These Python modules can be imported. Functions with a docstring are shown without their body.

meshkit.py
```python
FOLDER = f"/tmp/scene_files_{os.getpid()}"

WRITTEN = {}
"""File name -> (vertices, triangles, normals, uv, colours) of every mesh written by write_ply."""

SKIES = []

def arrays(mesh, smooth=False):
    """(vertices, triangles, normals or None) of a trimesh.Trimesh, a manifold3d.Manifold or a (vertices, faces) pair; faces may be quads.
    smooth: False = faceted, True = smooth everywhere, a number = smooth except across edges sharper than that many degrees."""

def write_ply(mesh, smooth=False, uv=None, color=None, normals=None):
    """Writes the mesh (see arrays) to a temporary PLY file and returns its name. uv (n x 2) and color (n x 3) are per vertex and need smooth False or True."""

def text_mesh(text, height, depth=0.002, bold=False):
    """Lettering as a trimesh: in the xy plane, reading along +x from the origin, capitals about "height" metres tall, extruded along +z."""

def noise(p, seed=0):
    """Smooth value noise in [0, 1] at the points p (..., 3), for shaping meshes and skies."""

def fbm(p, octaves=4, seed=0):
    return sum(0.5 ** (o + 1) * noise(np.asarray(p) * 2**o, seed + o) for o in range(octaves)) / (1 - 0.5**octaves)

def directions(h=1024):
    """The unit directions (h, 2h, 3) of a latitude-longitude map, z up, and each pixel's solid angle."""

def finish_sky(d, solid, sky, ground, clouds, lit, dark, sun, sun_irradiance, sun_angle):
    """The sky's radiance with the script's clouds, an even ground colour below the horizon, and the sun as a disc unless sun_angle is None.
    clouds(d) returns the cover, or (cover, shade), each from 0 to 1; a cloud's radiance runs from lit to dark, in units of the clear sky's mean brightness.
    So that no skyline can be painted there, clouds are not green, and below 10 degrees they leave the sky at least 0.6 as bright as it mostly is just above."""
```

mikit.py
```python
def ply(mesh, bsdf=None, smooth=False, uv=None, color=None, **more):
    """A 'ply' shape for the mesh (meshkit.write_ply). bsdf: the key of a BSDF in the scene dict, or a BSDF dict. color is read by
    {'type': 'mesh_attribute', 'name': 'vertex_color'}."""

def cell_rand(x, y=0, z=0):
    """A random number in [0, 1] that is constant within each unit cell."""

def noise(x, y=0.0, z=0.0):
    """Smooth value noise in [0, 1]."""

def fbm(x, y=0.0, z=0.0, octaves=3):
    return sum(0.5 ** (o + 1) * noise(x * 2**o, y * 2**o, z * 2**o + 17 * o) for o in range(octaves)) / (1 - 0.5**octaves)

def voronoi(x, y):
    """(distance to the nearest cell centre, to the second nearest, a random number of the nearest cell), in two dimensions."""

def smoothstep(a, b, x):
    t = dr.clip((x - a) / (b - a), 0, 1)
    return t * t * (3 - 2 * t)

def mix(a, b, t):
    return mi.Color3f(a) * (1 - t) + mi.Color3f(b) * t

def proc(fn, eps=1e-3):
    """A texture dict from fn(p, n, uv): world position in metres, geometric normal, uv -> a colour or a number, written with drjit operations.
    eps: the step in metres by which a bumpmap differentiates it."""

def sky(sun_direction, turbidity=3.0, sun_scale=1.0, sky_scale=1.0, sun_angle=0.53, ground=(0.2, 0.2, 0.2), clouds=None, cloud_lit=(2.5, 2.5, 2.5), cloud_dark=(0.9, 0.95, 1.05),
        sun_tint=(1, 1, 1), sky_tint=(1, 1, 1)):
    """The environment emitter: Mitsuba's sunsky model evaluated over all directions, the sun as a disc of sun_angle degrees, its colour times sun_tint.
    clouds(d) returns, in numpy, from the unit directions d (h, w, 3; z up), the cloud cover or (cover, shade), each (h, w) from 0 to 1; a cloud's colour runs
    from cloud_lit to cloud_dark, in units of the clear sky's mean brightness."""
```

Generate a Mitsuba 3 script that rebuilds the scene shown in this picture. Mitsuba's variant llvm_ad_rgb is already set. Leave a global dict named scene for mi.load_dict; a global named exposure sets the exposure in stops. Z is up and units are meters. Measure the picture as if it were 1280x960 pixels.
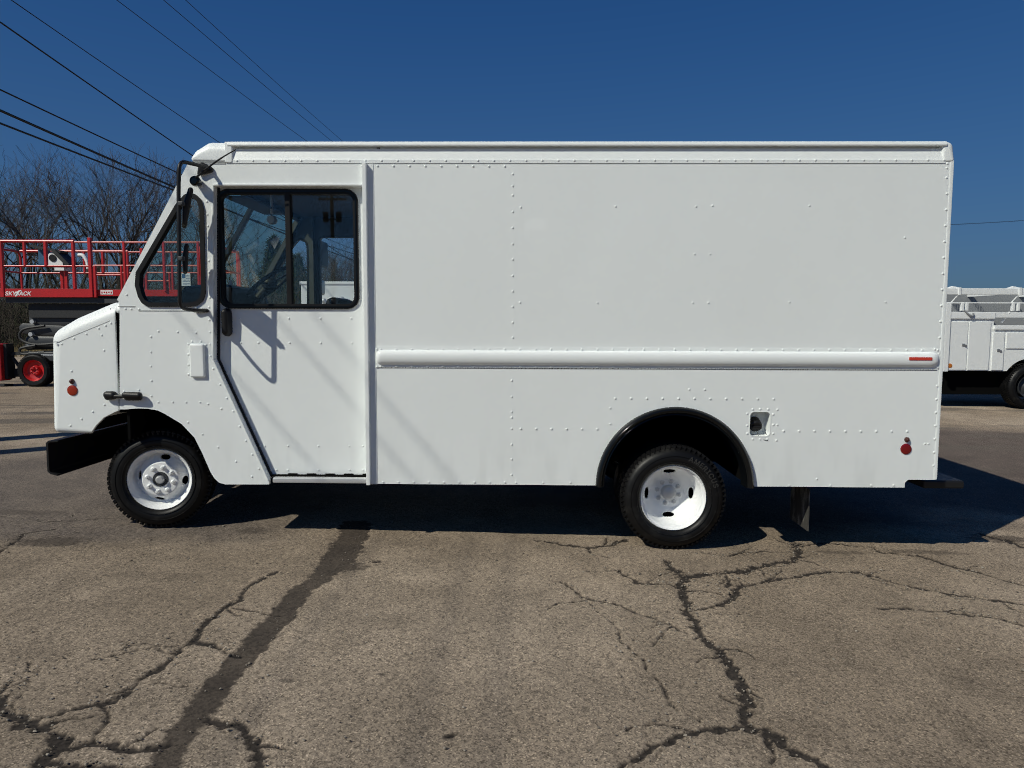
import math, random
import numpy as np, trimesh, mitsuba as mi, drjit as dr, mikit, meshkit
from shapely.geometry import Polygon, Point, LineString, box as sbox
from shapely.ops import unary_union
from scipy.spatial import cKDTree

# ------------------------------------------------------------------ camera, sky, exposure
F = 888.0                        # focal length in pixels of a 1280 wide picture
CAM = np.array([0.0, -4.92, 1.56])
PITCH, YAW, ROLL = math.atan(74 / F), math.radians(0.9), math.radians(0.2)
FWD = np.array([-math.sin(YAW) * math.cos(PITCH), math.cos(YAW) * math.cos(PITCH), -math.sin(PITCH)])
R0 = np.cross(FWD, [0, 0, 1.0]); R0 /= np.linalg.norm(R0)
U0 = np.cross(R0, FWD)
RIGHT = math.cos(ROLL) * R0 + math.sin(ROLL) * U0
UP = math.cos(ROLL) * U0 - math.sin(ROLL) * R0
T = mi.ScalarTransform4f
scene, labels = {}, {}
scene['camera'] = {'type': 'perspective', 'fov': math.degrees(2 * math.atan(640 / F)), 'fov_axis': 'x', 'near_clip': 0.05, 'far_clip': 3000.0,
                   'to_world': T().look_at(origin=CAM.tolist(), target=(CAM + FWD).tolist(), up=UP.tolist())}
KX, KY = 0.86, 0.72              # how far a shadow runs along x and y for each metre of height
SUN = np.array([-KX, -KY, 1.0])


def horizon_haze(d):
    el = np.degrees(np.arcsin(np.clip(d[..., 2], 0, 1)))
    return 0.85 * np.exp(-el / 9.0), 0.0 * el


scene['sky'] = mikit.sky(SUN.tolist(), turbidity=2.2, sky_scale=0.44, sun_scale=1.0, sky_tint=(0.24, 0.76, 1.36), sun_tint=(0.865, 1.035, 1.245), ground=(0.16, 0.145, 0.125), clouds=horizon_haze, cloud_lit=(1.08, 1.45, 1.62))
exposure = 1.47


# ------------------------------------------------------------------ measuring: a photo position onto a real plane
def ray(px, py):
    return (px - 640) / F * RIGHT + (480 - py) / F * UP + FWD


def on_y(px, py, y=0.0):
    d = ray(px, py)
    return CAM + d * ((y - CAM[1]) / d[1])


def on_z(px, py, z=0.0):
    d = ray(px, py)
    return CAM + d * ((z - CAM[2]) / d[2])


def X(px, py=406, y=0.0): return on_y(px, py, y)[0]
def Z(py, px=640, y=0.0): return on_y(px, py, y)[2]
def xz(pts, y=0.0): return [tuple(on_y(a, b, y)[[0, 2]]) for a, b in pts]


# ------------------------------------------------------------------ mesh helpers
def mesh(v, f): return trimesh.Trimesh(np.asarray(v, float), np.asarray(f), process=False)
def cat(ms): return trimesh.util.concatenate([m for m in ms if m is not None])


def ex(poly, y0, y1):
    """A shape drawn in the x-z plane, given thickness along y."""
    out = []
    for g in getattr(poly, 'geoms', [poly]):
        m = trimesh.creation.extrude_polygon(g, y1 - y0, engine='manifold')
        v = np.array(m.vertices)
        out.append(mesh(np.c_[v[:, 0], v[:, 2] + y0, v[:, 1]], m.faces[:, ::-1]))
    return cat(out)


def ex_x(poly, x0, x1):
    """A section drawn in the y-z plane, run along x."""
    m = trimesh.creation.extrude_polygon(poly, x1 - x0, engine='manifold')
    v = np.array(m.vertices)
    return mesh(np.c_[v[:, 2] + x0, v[:, 0], v[:, 1]], m.faces)


def ex_z(poly, z0, z1):
    m = trimesh.creation.extrude_polygon(poly, z1 - z0, engine='manifold')
    m.apply_translation([0, 0, z0])
    return m


def sheet(poly, y):
    v, f = trimesh.creation.triangulate_polygon(poly, engine='earcut')
    return mesh(np.c_[v[:, 0], np.full(len(v), y), v[:, 1]], f)


def rnd(poly, r):
    return poly.buffer(-r, quad_segs=10).buffer(r, quad_segs=10)


def rrect(x0, z0, x1, z1, r):
    return sbox(min(x0, x1) + r, min(z0, z1) + r, max(x0, x1) - r, max(z0, z1) - r).buffer(r, quad_segs=10)


def hull(balls, n=2):
    k = 4 * n
    th_, ph_ = np.meshgrid(np.linspace(0, math.pi, k + 1), np.arange(2 * k) * math.pi / k)
    s = np.unique(np.round(np.c_[(np.sin(th_) * np.cos(ph_)).ravel(), (np.sin(th_) * np.sin(ph_)).ravel(), np.cos(th_).ravel()], 9), axis=0)
    return trimesh.convex.convex_hull(np.vstack([s * np.asarray(r) + np.asarray(c) for c, r in balls]))


def bx(x0, x1, y0, y1, z0, z1, r=0.0, n=1):
    x0, x1 = sorted((x0, x1)); y0, y1 = sorted((y0, y1)); z0, z1 = sorted((z0, z1))
    if r <= 0:
        m = trimesh.creation.box([x1 - x0, y1 - y0, z1 - z0])
        m.apply_translation([(x0 + x1) / 2, (y0 + y1) / 2, (z0 + z1) / 2])
        return m
    return hull([((x, y, z), r) for x in (x0 + r, x1 - r) for y in (y0 + r, y1 - r) for z in (z0 + r, z1 - r)], n)


def tube(pts, r, sides=10, caps=True):
    p = np.asarray(pts, float)
    rr = np.broadcast_to(np.asarray(r, float), (len(p),))
    t = np.gradient(p, axis=0); t /= np.linalg.norm(t, axis=1, keepdims=True) + 1e-12
    a = np.cross(t[0], [0, 0, 1.0] if abs(t[0][2]) < 0.9 else [1.0, 0, 0]); A = []
    for k in range(len(p)):
        a = a - t[k] * (a @ t[k]); a /= np.linalg.norm(a); A.append(a)
    A = np.array(A); B = np.cross(t, A)
    an = np.arange(sides) * 2 * np.pi / sides
    v = (p[:, None] + rr[:, None, None] * (np.cos(an)[None, :, None] * A[:, None] + np.sin(an)[None, :, None] * B[:, None])).reshape(-1, 3)
    f = []
    for i in range(len(p) - 1):
        for j in range(sides):
            q, w = i * sides + j, i * sides + (j + 1) % sides
            f += [[q, w, w + sides], [q, w + sides, q + sides]]
    if caps:
        n = len(v); v = np.vstack([v, p[0], p[-1]])
        for j in range(sides):
            f.append([n, (j + 1) % sides, j]); e = (len(p) - 1) * sides
            f.append([n + 1, e + j, e + (j + 1) % sides])
    return mesh(v, f)


def smoothpath(pts, n=6):
    """A Catmull-Rom curve through the points."""
    p = np.asarray(pts, float); p = np.vstack([2 * p[0] - p[1], p, 2 * p[-1] - p[-2]]); out = []
    for i in range(1, len(p) - 2):
        for t in np.linspace(0, 1, n, endpoint=False):
            out.append(0.5 * (2 * p[i] + (p[i + 1] - p[i - 1]) * t + (2 * p[i - 1] - 5 * p[i] + 4 * p[i + 1] - p[i + 2]) * t ** 2 + (3 * p[i] - p[i - 1] - 3 * p[i + 1] + p[i + 2]) * t ** 3))
    return np.array(out + [p[-2]])


def fillet(pts, r, n=6):
    """A polyline with its corners rounded."""
    p = np.asarray(pts, float); out = [p[0]]
    for k in range(1, len(p) - 1):
        a, b = p[k - 1] - p[k], p[k + 1] - p[k]
        q = min(r, 0.45 * np.linalg.norm(a), 0.45 * np.linalg.norm(b))
        s, e = p[k] + a / np.linalg.norm(a) * q, p[k] + b / np.linalg.norm(b) * q
        for t in np.linspace(0, 1, n):
            out.append((1 - t) ** 2 * s + 2 * t * (1 - t) * p[k] + t * t * e)
    return np.array(out + [p[-1]])


def bar(p0, p1, w, h, up=(0, 0, 1)):
    """A square bar between two points, w across and h along 'up'."""
    p0, p1 = np.asarray(p0, float), np.asarray(p1, float)
    t = p1 - p0; L = np.linalg.norm(t); t /= L
    s = np.cross(t, up)
    if np.linalg.norm(s) < 1e-6: s = np.cross(t, [1.0, 0, 0])
    s /= np.linalg.norm(s); u = np.cross(s, t)
    m = trimesh.creation.box([L, w, h])
    M = np.eye(4); M[:3, 0], M[:3, 1], M[:3, 2], M[:3, 3] = t, s, u, (p0 + p1) / 2
    m.apply_transform(M)
    return m


def lathe(profile, n=72):
    """Revolved about the y axis: profile of (radius, distance along +y)."""
    m = trimesh.creation.revolve(np.asarray(profile, float), sections=n)
    v = np.array(m.vertices)
    m = mesh(np.c_[v[:, 0], v[:, 2], v[:, 1]], m.faces[:, ::-1])
    m.merge_vertices()
    if m.volume < 0: m.invert()
    return m


def prisms(P0, P1, R_0, R_1, k=3):
    """Many tapered sticks as one mesh."""
    P0, P1 = np.asarray(P0), np.asarray(P1); n = len(P0)
    t = P1 - P0; t /= np.linalg.norm(t, axis=1, keepdims=True) + 1e-9
    a = np.cross(t, np.where(np.abs(t[:, 2:]) < 0.9, [0, 0, 1.0], [1.0, 0, 0])); a /= np.linalg.norm(a, axis=1, keepdims=True); b = np.cross(t, a)
    an = np.arange(k) * 2 * np.pi / k
    ring = np.cos(an)[None, :, None] * a[:, None] + np.sin(an)[None, :, None] * b[:, None]
    v = np.concatenate([P0[:, None] + ring * np.asarray(R_0)[:, None, None], P1[:, None] + ring * np.asarray(R_1)[:, None, None]], 1).reshape(-1, 3)
    f = []
    for j in range(k):
        q, w = j, (j + 1) % k
        f += [[q, w, w + k], [q, w + k, q + k]]
    f = (np.array(f)[None] + (np.arange(n) * 2 * k)[:, None, None]).reshape(-1, 3)
    return mesh(v, f)


def moved(m, M=None, t=None, rz=None):
    m = m.copy()
    if rz: m.apply_transform(trimesh.transformations.rotation_matrix(rz, [0, 0, 1]))
    if M is not None: m.apply_transform(M)
    if t is not None: m.apply_translation(t)
    return m


def cut(a, *b):
    return trimesh.boolean.difference([a, *b], engine='manifold')


def add(name, m, mat, parent=None, smooth=False, label=None, cat_=None, group=None, kind=None, **kw):
    base = name if parent is None else parent + '__' + name
    key, n = base, 0
    while key in scene:
        n += 1; key = f'{base}_{n:03d}'
    scene[key] = mikit.ply(m, mat, smooth=smooth, **kw) if not isinstance(m, dict) else m
    note(key, label, cat_, group, kind)
    return key


def note(key, label=None, cat_=None, group=None, kind=None):
    d = {a: b for a, b in (('label', label), ('category', cat_), ('group', group), ('kind', kind)) if b}
    if d: labels[key] = d


THINGS = set()


def thing(name, label, cat_, group=None):
    key, n = name, 0
    while key in THINGS:
        n += 1; key = f'{name}_{n:03d}'
    THINGS.add(key); note(key, label, cat_, group)
    return key


# ------------------------------------------------------------------ materials
def rgb(*c): return {'type': 'rgb', 'value': [float(x) for x in (c if len(c) == 3 else c * 3)]}


def mat(name, color, rough=0.5, metal=0.0, spec=0.5, **kw):
    scene[name] = {'type': 'twosided', 'b': {'type': 'principled', 'base_color': color if isinstance(color, dict) else rgb(*color), 'roughness': rough, 'metallic': metal, 'specular': spec, **kw}}


def white_fn(p, n, uv):
    a = mikit.fbm(p.x * 1.3, p.y * 1.3, p.z * 0.8, 3)
    b = mikit.fbm(p.x * 14, p.y * 14 + 5, p.z * 2.5, 3)
    low = mikit.smoothstep(0.95, 0.40, p.z) * mikit.smoothstep(0.40, 0.75, b)
    # a faint cleaner patch where a sticker was taken off the upper panel
    q = mikit.smoothstep(0.10, 0.02, dr.abs(p.x - 0.085)) * mikit.smoothstep(0.055, 0.02, dr.abs(p.z - 2.245)) + 0.7 * mikit.smoothstep(0.03, 0.01, dr.abs(p.x - 0.02)) * mikit.smoothstep(0.09, 0.03, dr.abs(p.z - 2.20))
    q = dr.clip(q, 0, 1) * mikit.smoothstep(0.5, 0.0, p.y)
    return mikit.mix((0.765, 0.795, 0.790), (0.732, 0.757, 0.750), a) * (1 - 0.07 * low) * (1 + 0.035 * q)


mat('white_paint', mikit.proc(white_fn), 0.46, spec=0.6)


def canning_fn(p, n, uv):
    return mikit.noise(p.x * 1.6, p.y * 1.6 + 3, p.z * 1.1) + 0.35 * mikit.noise(p.x * 4.3, p.y * 4.3, p.z * 2.4)


scene['panel_paint'] = {'type': 'twosided', 'b': {'type': 'bumpmap', 'arbitrary': mikit.proc(canning_fn, eps=0.02), 'scale': 0.0045,
                                                  'b': {'type': 'principled', 'base_color': mikit.proc(white_fn), 'roughness': 0.46, 'specular': 0.6}}}
mat('white_wheel', (0.78, 0.79, 0.79), 0.35, spec=0.5)
mat('black_plastic', (0.010, 0.010, 0.011), 0.45, spec=0.35)
mat('black_gloss', (0.004, 0.005, 0.006), 0.13, spec=0.4)
mat('black_deep', (0.004, 0.004, 0.004), 0.9, spec=0.05)
mat('seal_rubber', (0.008, 0.008, 0.009), 0.5, spec=0.25)


def tyre_fn(p, n, uv):
    return mikit.mix((0.005, 0.005, 0.0055), (0.015, 0.0145, 0.014), mikit.smoothstep(0.5, 0.8, mikit.fbm(p.x * 16, p.y * 16, p.z * 16, 3)))


mat('tyre_rubber', mikit.proc(tyre_fn), 0.45, spec=0.25)
mat('letter_rubber', (0.026, 0.025, 0.024), 0.6)


def flap_fn(p, n, uv):
    return mikit.mix((0.04, 0.038, 0.035), (0.22, 0.21, 0.19), mikit.smoothstep(0.40, 0.75, mikit.fbm(p.y * 30, p.z * 9, p.x * 5, 3)))


mat('dirty_flap', mikit.proc(flap_fn), 0.9)
mat('bare_metal', (0.45, 0.45, 0.44), 0.35, 0.8)
mat('zinc', (0.55, 0.56, 0.57), 0.45, 0.5)
mat('grey_interior', (0.040, 0.044, 0.047), 0.6)
mat('seam_grey', (0.34, 0.35, 0.35), 0.6)
mat('red_lens', (0.17, 0.005, 0.006), 0.2)
mat('lamp_dark', (0.05, 0.014, 0.010), 0.25)
mat('belt_sealant', (0.10, 0.105, 0.105), 0.7)
mat('orange_lens', (0.28, 0.026, 0.008), 0.25)
mat('amber_lens', (0.45, 0.14, 0.02), 0.3)
mat('reflector_tape', (0.52, 0.045, 0.025), 0.35)


def red_fn(p, n, uv):
    return mikit.mix((0.52, 0.014, 0.018), (0.40, 0.016, 0.018), mikit.fbm(p.x * 5, p.y * 5, p.z * 5, 3))


mat('lift_red', mikit.proc(red_fn), 0.4)
mat('lift_grey', (0.038, 0.041, 0.046), 0.5)
mat('lift_dark', (0.016, 0.017, 0.019), 0.6)
mat('print_white', (0.8, 0.8, 0.8), 0.5)
mat('print_blue', (0.03, 0.10, 0.20), 0.5)
mat('paper', (0.62, 0.68, 0.66), 0.7)
mat('truck_white', (0.74, 0.755, 0.75), 0.4)
mat('truck_shadow_grey', (0.22, 0.23, 0.24), 0.6)
mat('wire_black', (0.012, 0.012, 0.013), 0.6)


def bark_fn(p, n, uv):
    return mikit.mix((0.050, 0.044, 0.040), (0.105, 0.094, 0.084), mikit.fbm(p.x * 3, p.y * 3, p.z * 0.8, 3))


mat('bark', mikit.proc(bark_fn), 0.9, spec=0.2)
mat('twig', (0.066, 0.055, 0.049), 0.9, spec=0.2)


def brush_fn(p, n, uv):
    a = mikit.noise(p.x * 1.1, p.y * 1.1, 3)
    return mikit.mix(mikit.mix((0.030, 0.026, 0.023), (0.088, 0.075, 0.060), a), (0.05, 0.06, 0.035), mikit.smoothstep(0.72, 0.8, mikit.noise(p.x * 0.6, p.y * 0.6, 9)))


mat('brush_mix', mikit.proc(brush_fn), 0.95, spec=0.1)
mat('needle', (0.030, 0.052, 0.022), 0.8, spec=0.2)


def pole_fn(p, n, uv):
    return mikit.mix((0.10, 0.075, 0.055), (0.17, 0.14, 0.11), mikit.fbm(p.x * 20, p.y * 20, p.z * 1.5, 3))


mat('pole_wood', mikit.proc(pole_fn), 0.9, spec=0.2)
scene['cab_glass'] = {'type': 'thindielectric', 'int_ior': 1.5, 'specular_transmittance': rgb(0.90, 0.93, 0.93)}
scene['windshield_glass'] = {'type': 'thindielectric', 'int_ior': 1.5, 'specular_transmittance': rgb(0.88, 0.95, 0.74)}

# ------------------------------------------------------------------ the van's measures
W = 2.44                                           # body width: near side at y = 0, far side at y = W
RT = 0.372                                         # tyre radius
REAR = on_y(841.5, 622.5, 0.05)                    # centre of the rear rim's lip
FRONT = on_y(200.0, 599.5, 0.19)
GZR, GZF = REAR[2] - RT, FRONT[2] - RT * 0.965
GS = (GZF - GZR) / (FRONT[0] - REAR[0])


def gz(x, y=0):
    """The yard falls gently towards the van's tail."""
    return GZR + GS * 6.0 * np.tanh((np.asarray(x, float) - REAR[0]) / 6.0)


# ------------------------------------------------------------------ ground
def axis(fine0, fine1, step, lo, hi, grow):
    a = list(np.arange(fine0, fine1, step))
    s = step
    while a[-1] < hi: s = min(s * grow, 60); a.append(a[-1] + s)
    s = step
    while a[0] > lo: s = min(s * grow, 60); a.insert(0, a[0] - s)
    return np.array(a)


gx = axis(-3.9, 4.3, 0.008, -900, 900, 1.06)
gy = axis(-2.75, 0.75, 0.008, -300, 1500, 1.045)
GXX, GYY = np.meshgrid(gx, gy, indexing='ij')
gp = np.c_[GXX.ravel(), GYY.ravel()]
base = gz(gp[:, 0])
rng = np.random.default_rng(5)
# lines of broken asphalt: photo positions on the ground and half width in metres
CRACKS = [
    ([(832, 700), (840, 712), (852, 722), (856, 742), (862, 765), (875, 785), (898, 812), (917, 835), (926, 860), (934, 900), (942, 911)], 0.030),
    ([(942, 911), (960, 915), (985, 935), (1015, 952), (1035, 965)], 0.026), ([(942, 909), (920, 907), (880, 912), (840, 927), (805, 940), (785, 957), (770, 970)], 0.017),
    ([(855, 722), (890, 717), (920, 715), (960, 705), (990, 700), (1000, 690), (997, 678)], 0.034), ([(862, 760), (890, 757), (915, 747), (925, 735), (960, 725), (1010, 717), (1040, 714), (1075, 714), (1120, 727), (1185, 740), (1230, 747), (1290, 757)], 0.017),
    ([(1100, 760), (1165, 762), (1215, 768), (1290, 781)], 0.012), ([(702, 726), (730, 745), (775, 756), (815, 772), (860, 790)], 0.011), ([(737, 752), (770, 785), (800, 825), (840, 875), (875, 905)], 0.005),
    ([(670, 676), (705, 681), (740, 685), (765, 681), (785, 673)], 0.022), ([(732, 714), (770, 714), (795, 729), (835, 731), (858, 738)], 0.014), ([(1100, 690), (1150, 694), (1190, 707), (1230, 717), (1290, 732)], 0.018),
    ([(907, 718), (912, 735), (925, 742)], 0.011), ([(850, 740), (880, 739), (905, 741)], 0.011), ([(875, 690), (905, 694), (950, 688), (990, 690)], 0.012),
    ([(345, 715), (315, 730), (300, 749), (270, 771), (247, 790), (229, 807), (195, 835), (161, 865), (135, 880), (79, 889), (41, 899), (11, 899), (0, 872), (-20, 850)], 0.016),
    ([(41, 899), (60, 917), (71, 936), (49, 955), (30, 975)], 0.032), ([(71, 938), (120, 929), (150, 932), (184, 932), (205, 929)], 0.019), ([(262, 899), (300, 906), (322, 921), (322, 965)], 0.020),
    ([(247, 803), (281, 814), (296, 822)], 0.016), ([(296, 760), (330, 769), (352, 771)], 0.007), ([(116, 822), (161, 814), (195, 807), (229, 803)], 0.006), ([(131, 884), (135, 899), (124, 925)], 0.011), ([(191, 854), (225, 856), (259, 857)], 0.004),
    ([(0, 872), (6, 890), (30, 905), (41, 899)], 0.030), ([(0, 645), (60, 652), (140, 648)], 0.008), ([(0, 690), (30, 668), (70, 660)], 0.010), ([(990, 684), (1030, 678), (1090, 684), (1100, 690)], 0.012),
    ([(1230, 668), (1262, 676), (1300, 690)], 0.03), ([(560, 920), (568, 918)], 0.010), ([(470, 702), (476, 700)], 0.012), ([(60, 952), (95, 956), (140, 958), (200, 962)], 0.016)]
STRIP = [(446, 655), (440, 672), (424, 700), (400, 722), (378, 738), (352, 771), (319, 805), (277, 850), (244, 895), (216, 932), (199, 965)]
STRIPW = [0.13, 0.125, 0.14, 0.085, 0.075, 0.085, 0.08, 0.078, 0.068, 0.066, 0.066]


def dense(pts, hw, step=0.004, jit=0.35):
    g = np.array([on_z(a, b, float(gz(on_z(a, b)[0])))[:2] for a, b in pts])
    seg = np.r_[0, np.cumsum(np.linalg.norm(np.diff(g, axis=0), axis=1))]
    s = np.arange(0, seg[-1], step)
    q = np.c_[np.interp(s, seg, g[:, 0]), np.interp(s, seg, g[:, 1])]
    w = np.interp(s, seg, hw) if np.ndim(hw) else np.full(len(s), hw)
    n = meshkit.fbm(np.c_[q * 9, np.zeros(len(q))], 4, 3) - 0.5
    m = meshkit.fbm(np.c_[q * 9 + 31, np.zeros(len(q))], 4, 7) - 0.5
    return q + np.c_[n, m] * 0.11 * jit * 2, w * (0.35 + 1.3 * (meshkit.fbm(np.c_[q * 14, np.ones(len(q))], 3, 11) if not np.ndim(hw) else 0.5))


near = (np.abs(gp[:, 0]) < 6) & (gp[:, 1] > -3) & (gp[:, 1] < 3)
idx = np.where(near)[0]
gq = gp[idx]
rag = (meshkit.fbm(np.c_[gq * 38, np.zeros(len(gq))], 3, 2) - 0.5)


def line_mask(lines, ragged=1.0):
    P, Wd = zip(*lines)
    P, Wd = np.vstack(P), np.concatenate(Wd)
    d, i = cKDTree(P).query(gq, k=4, distance_upper_bound=0.3)
    wv = np.where(i < len(P), np.r_[Wd, 0.01][np.minimum(i, len(P))], 0.01)
    return (np.where(np.isfinite(d), d, 9) + (rag * 0.042 * ragged)[:, None] * (0.25 + 1.2 * wv / 0.03) - 0.86 * wv).min(1)


crack = np.zeros(len(gp)); stain = np.zeros(len(gp))
LINES = [dense(p, w) for p, w in CRACKS]
for q, w in list(LINES):
    if w.mean() < 0.009 or len(q) < 60: continue
    for k in range(int(len(q) * 0.004 / 0.30)):
        i0 = rng.integers(10, len(q) - 10); d = q[i0 + 8] - q[i0 - 8]; d /= np.linalg.norm(d) + 1e-9
        a = rng.choice([-1, 1]) * rng.uniform(0.5, 1.4); L = rng.uniform(0.08, 0.42)
        t = np.arange(0, L, 0.004)
        ang = a + np.cumsum(rng.normal(0, 0.10, len(t)))
        st = np.c_[d[0] * np.cos(ang) - d[1] * np.sin(ang), d[0] * np.sin(ang) + d[1] * np.cos(ang)] * 0.004
        LINES.append((q[i0] + np.cumsum(st, 0), np.linspace(0.55 * w.mean(), 0.0025, len(t))))
e = line_mask(LINES)
crack[idx] = np.clip(0.5 - e / 0.008, 0, 1)
e2 = line_mask([dense(STRIP, STRIPW, jit=0.2)], 0.34)
stain[idx] = np.clip(0.5 - e2 / 0.014, 0, 1) * (0.86 + 0.20 * meshkit.fbm(np.c_[gq * 5, np.zeros(len(gq))], 3, 4))


def blot(px, py, rx, ry, amount):
    c = on_z(px, py, float(gz(on_z(px, py)[0])))
    d = np.hypot((gq[:, 0] - c[0]) / rx, (gq[:, 1] - c[1]) / ry) + rag * 0.9
    stain[idx] = np.maximum(stain[idx], np.clip((1 - d) * 2.2, 0, 1) * amount)


for b in [(65, 677, 0.30, 0.13, 0.75), (315, 663, 0.13, 0.10, 0.5), (428, 708, 0.20, 0.12, 0.9), (1050, 690, 0.25, 0.05, 0.5), (1250, 672, 0.35, 0.12, 0.75), (560, 920, 0.03, 0.02, 0.9), (473, 702, 0.03, 0.02, 0.9), (478, 842, 0.02, 0.012, 0.9),
          (20, 640, 0.45, 0.10, 0.45), (1155, 690, 0.35, 0.06, 0.55), (360, 850, 0.04, 0.02, 0.7), (200, 720, 0.3, 0.08, 0.22), (640, 760, 0.9, 0.35, 0.10)]:
    blot(*b)
fine = np.zeros(len(gp))
fine[idx] = (meshkit.noise(np.c_[gq * 62, np.zeros(len(gq))], 21) - 0.5) * 0.0042 + (meshkit.fbm(np.c_[gq * 22, np.zeros(len(gq))], 2, 8) - 0.5) * 0.0045 + (meshkit.fbm(np.c_[gq * 1.7, np.zeros(len(gq))], 3, 9) - 0.5) * 0.018
fade = np.clip((6 - np.abs(gp[:, 0])) / 1.5, 0, 1) * np.clip((3 - gp[:, 1]) / 1.0, 0, 1) * np.clip((gp[:, 1] + 3) / 0.2, 0, 1)
gzv = base + fade * fine * (1 - 0.6 * stain) - 0.008 * np.clip(crack, 0, 1) * (0.6 + 0.4 * np.clip(fade, 0, 1)) - 0.003 * stain
nx, ny = len(gx), len(gy)
I = np.arange(nx * ny).reshape(nx, ny)
gf = np.stack([I[:-1, :-1], I[1:, :-1], I[1:, 1:], I[:-1, 1:]], -1).reshape(-1, 4)


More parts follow.
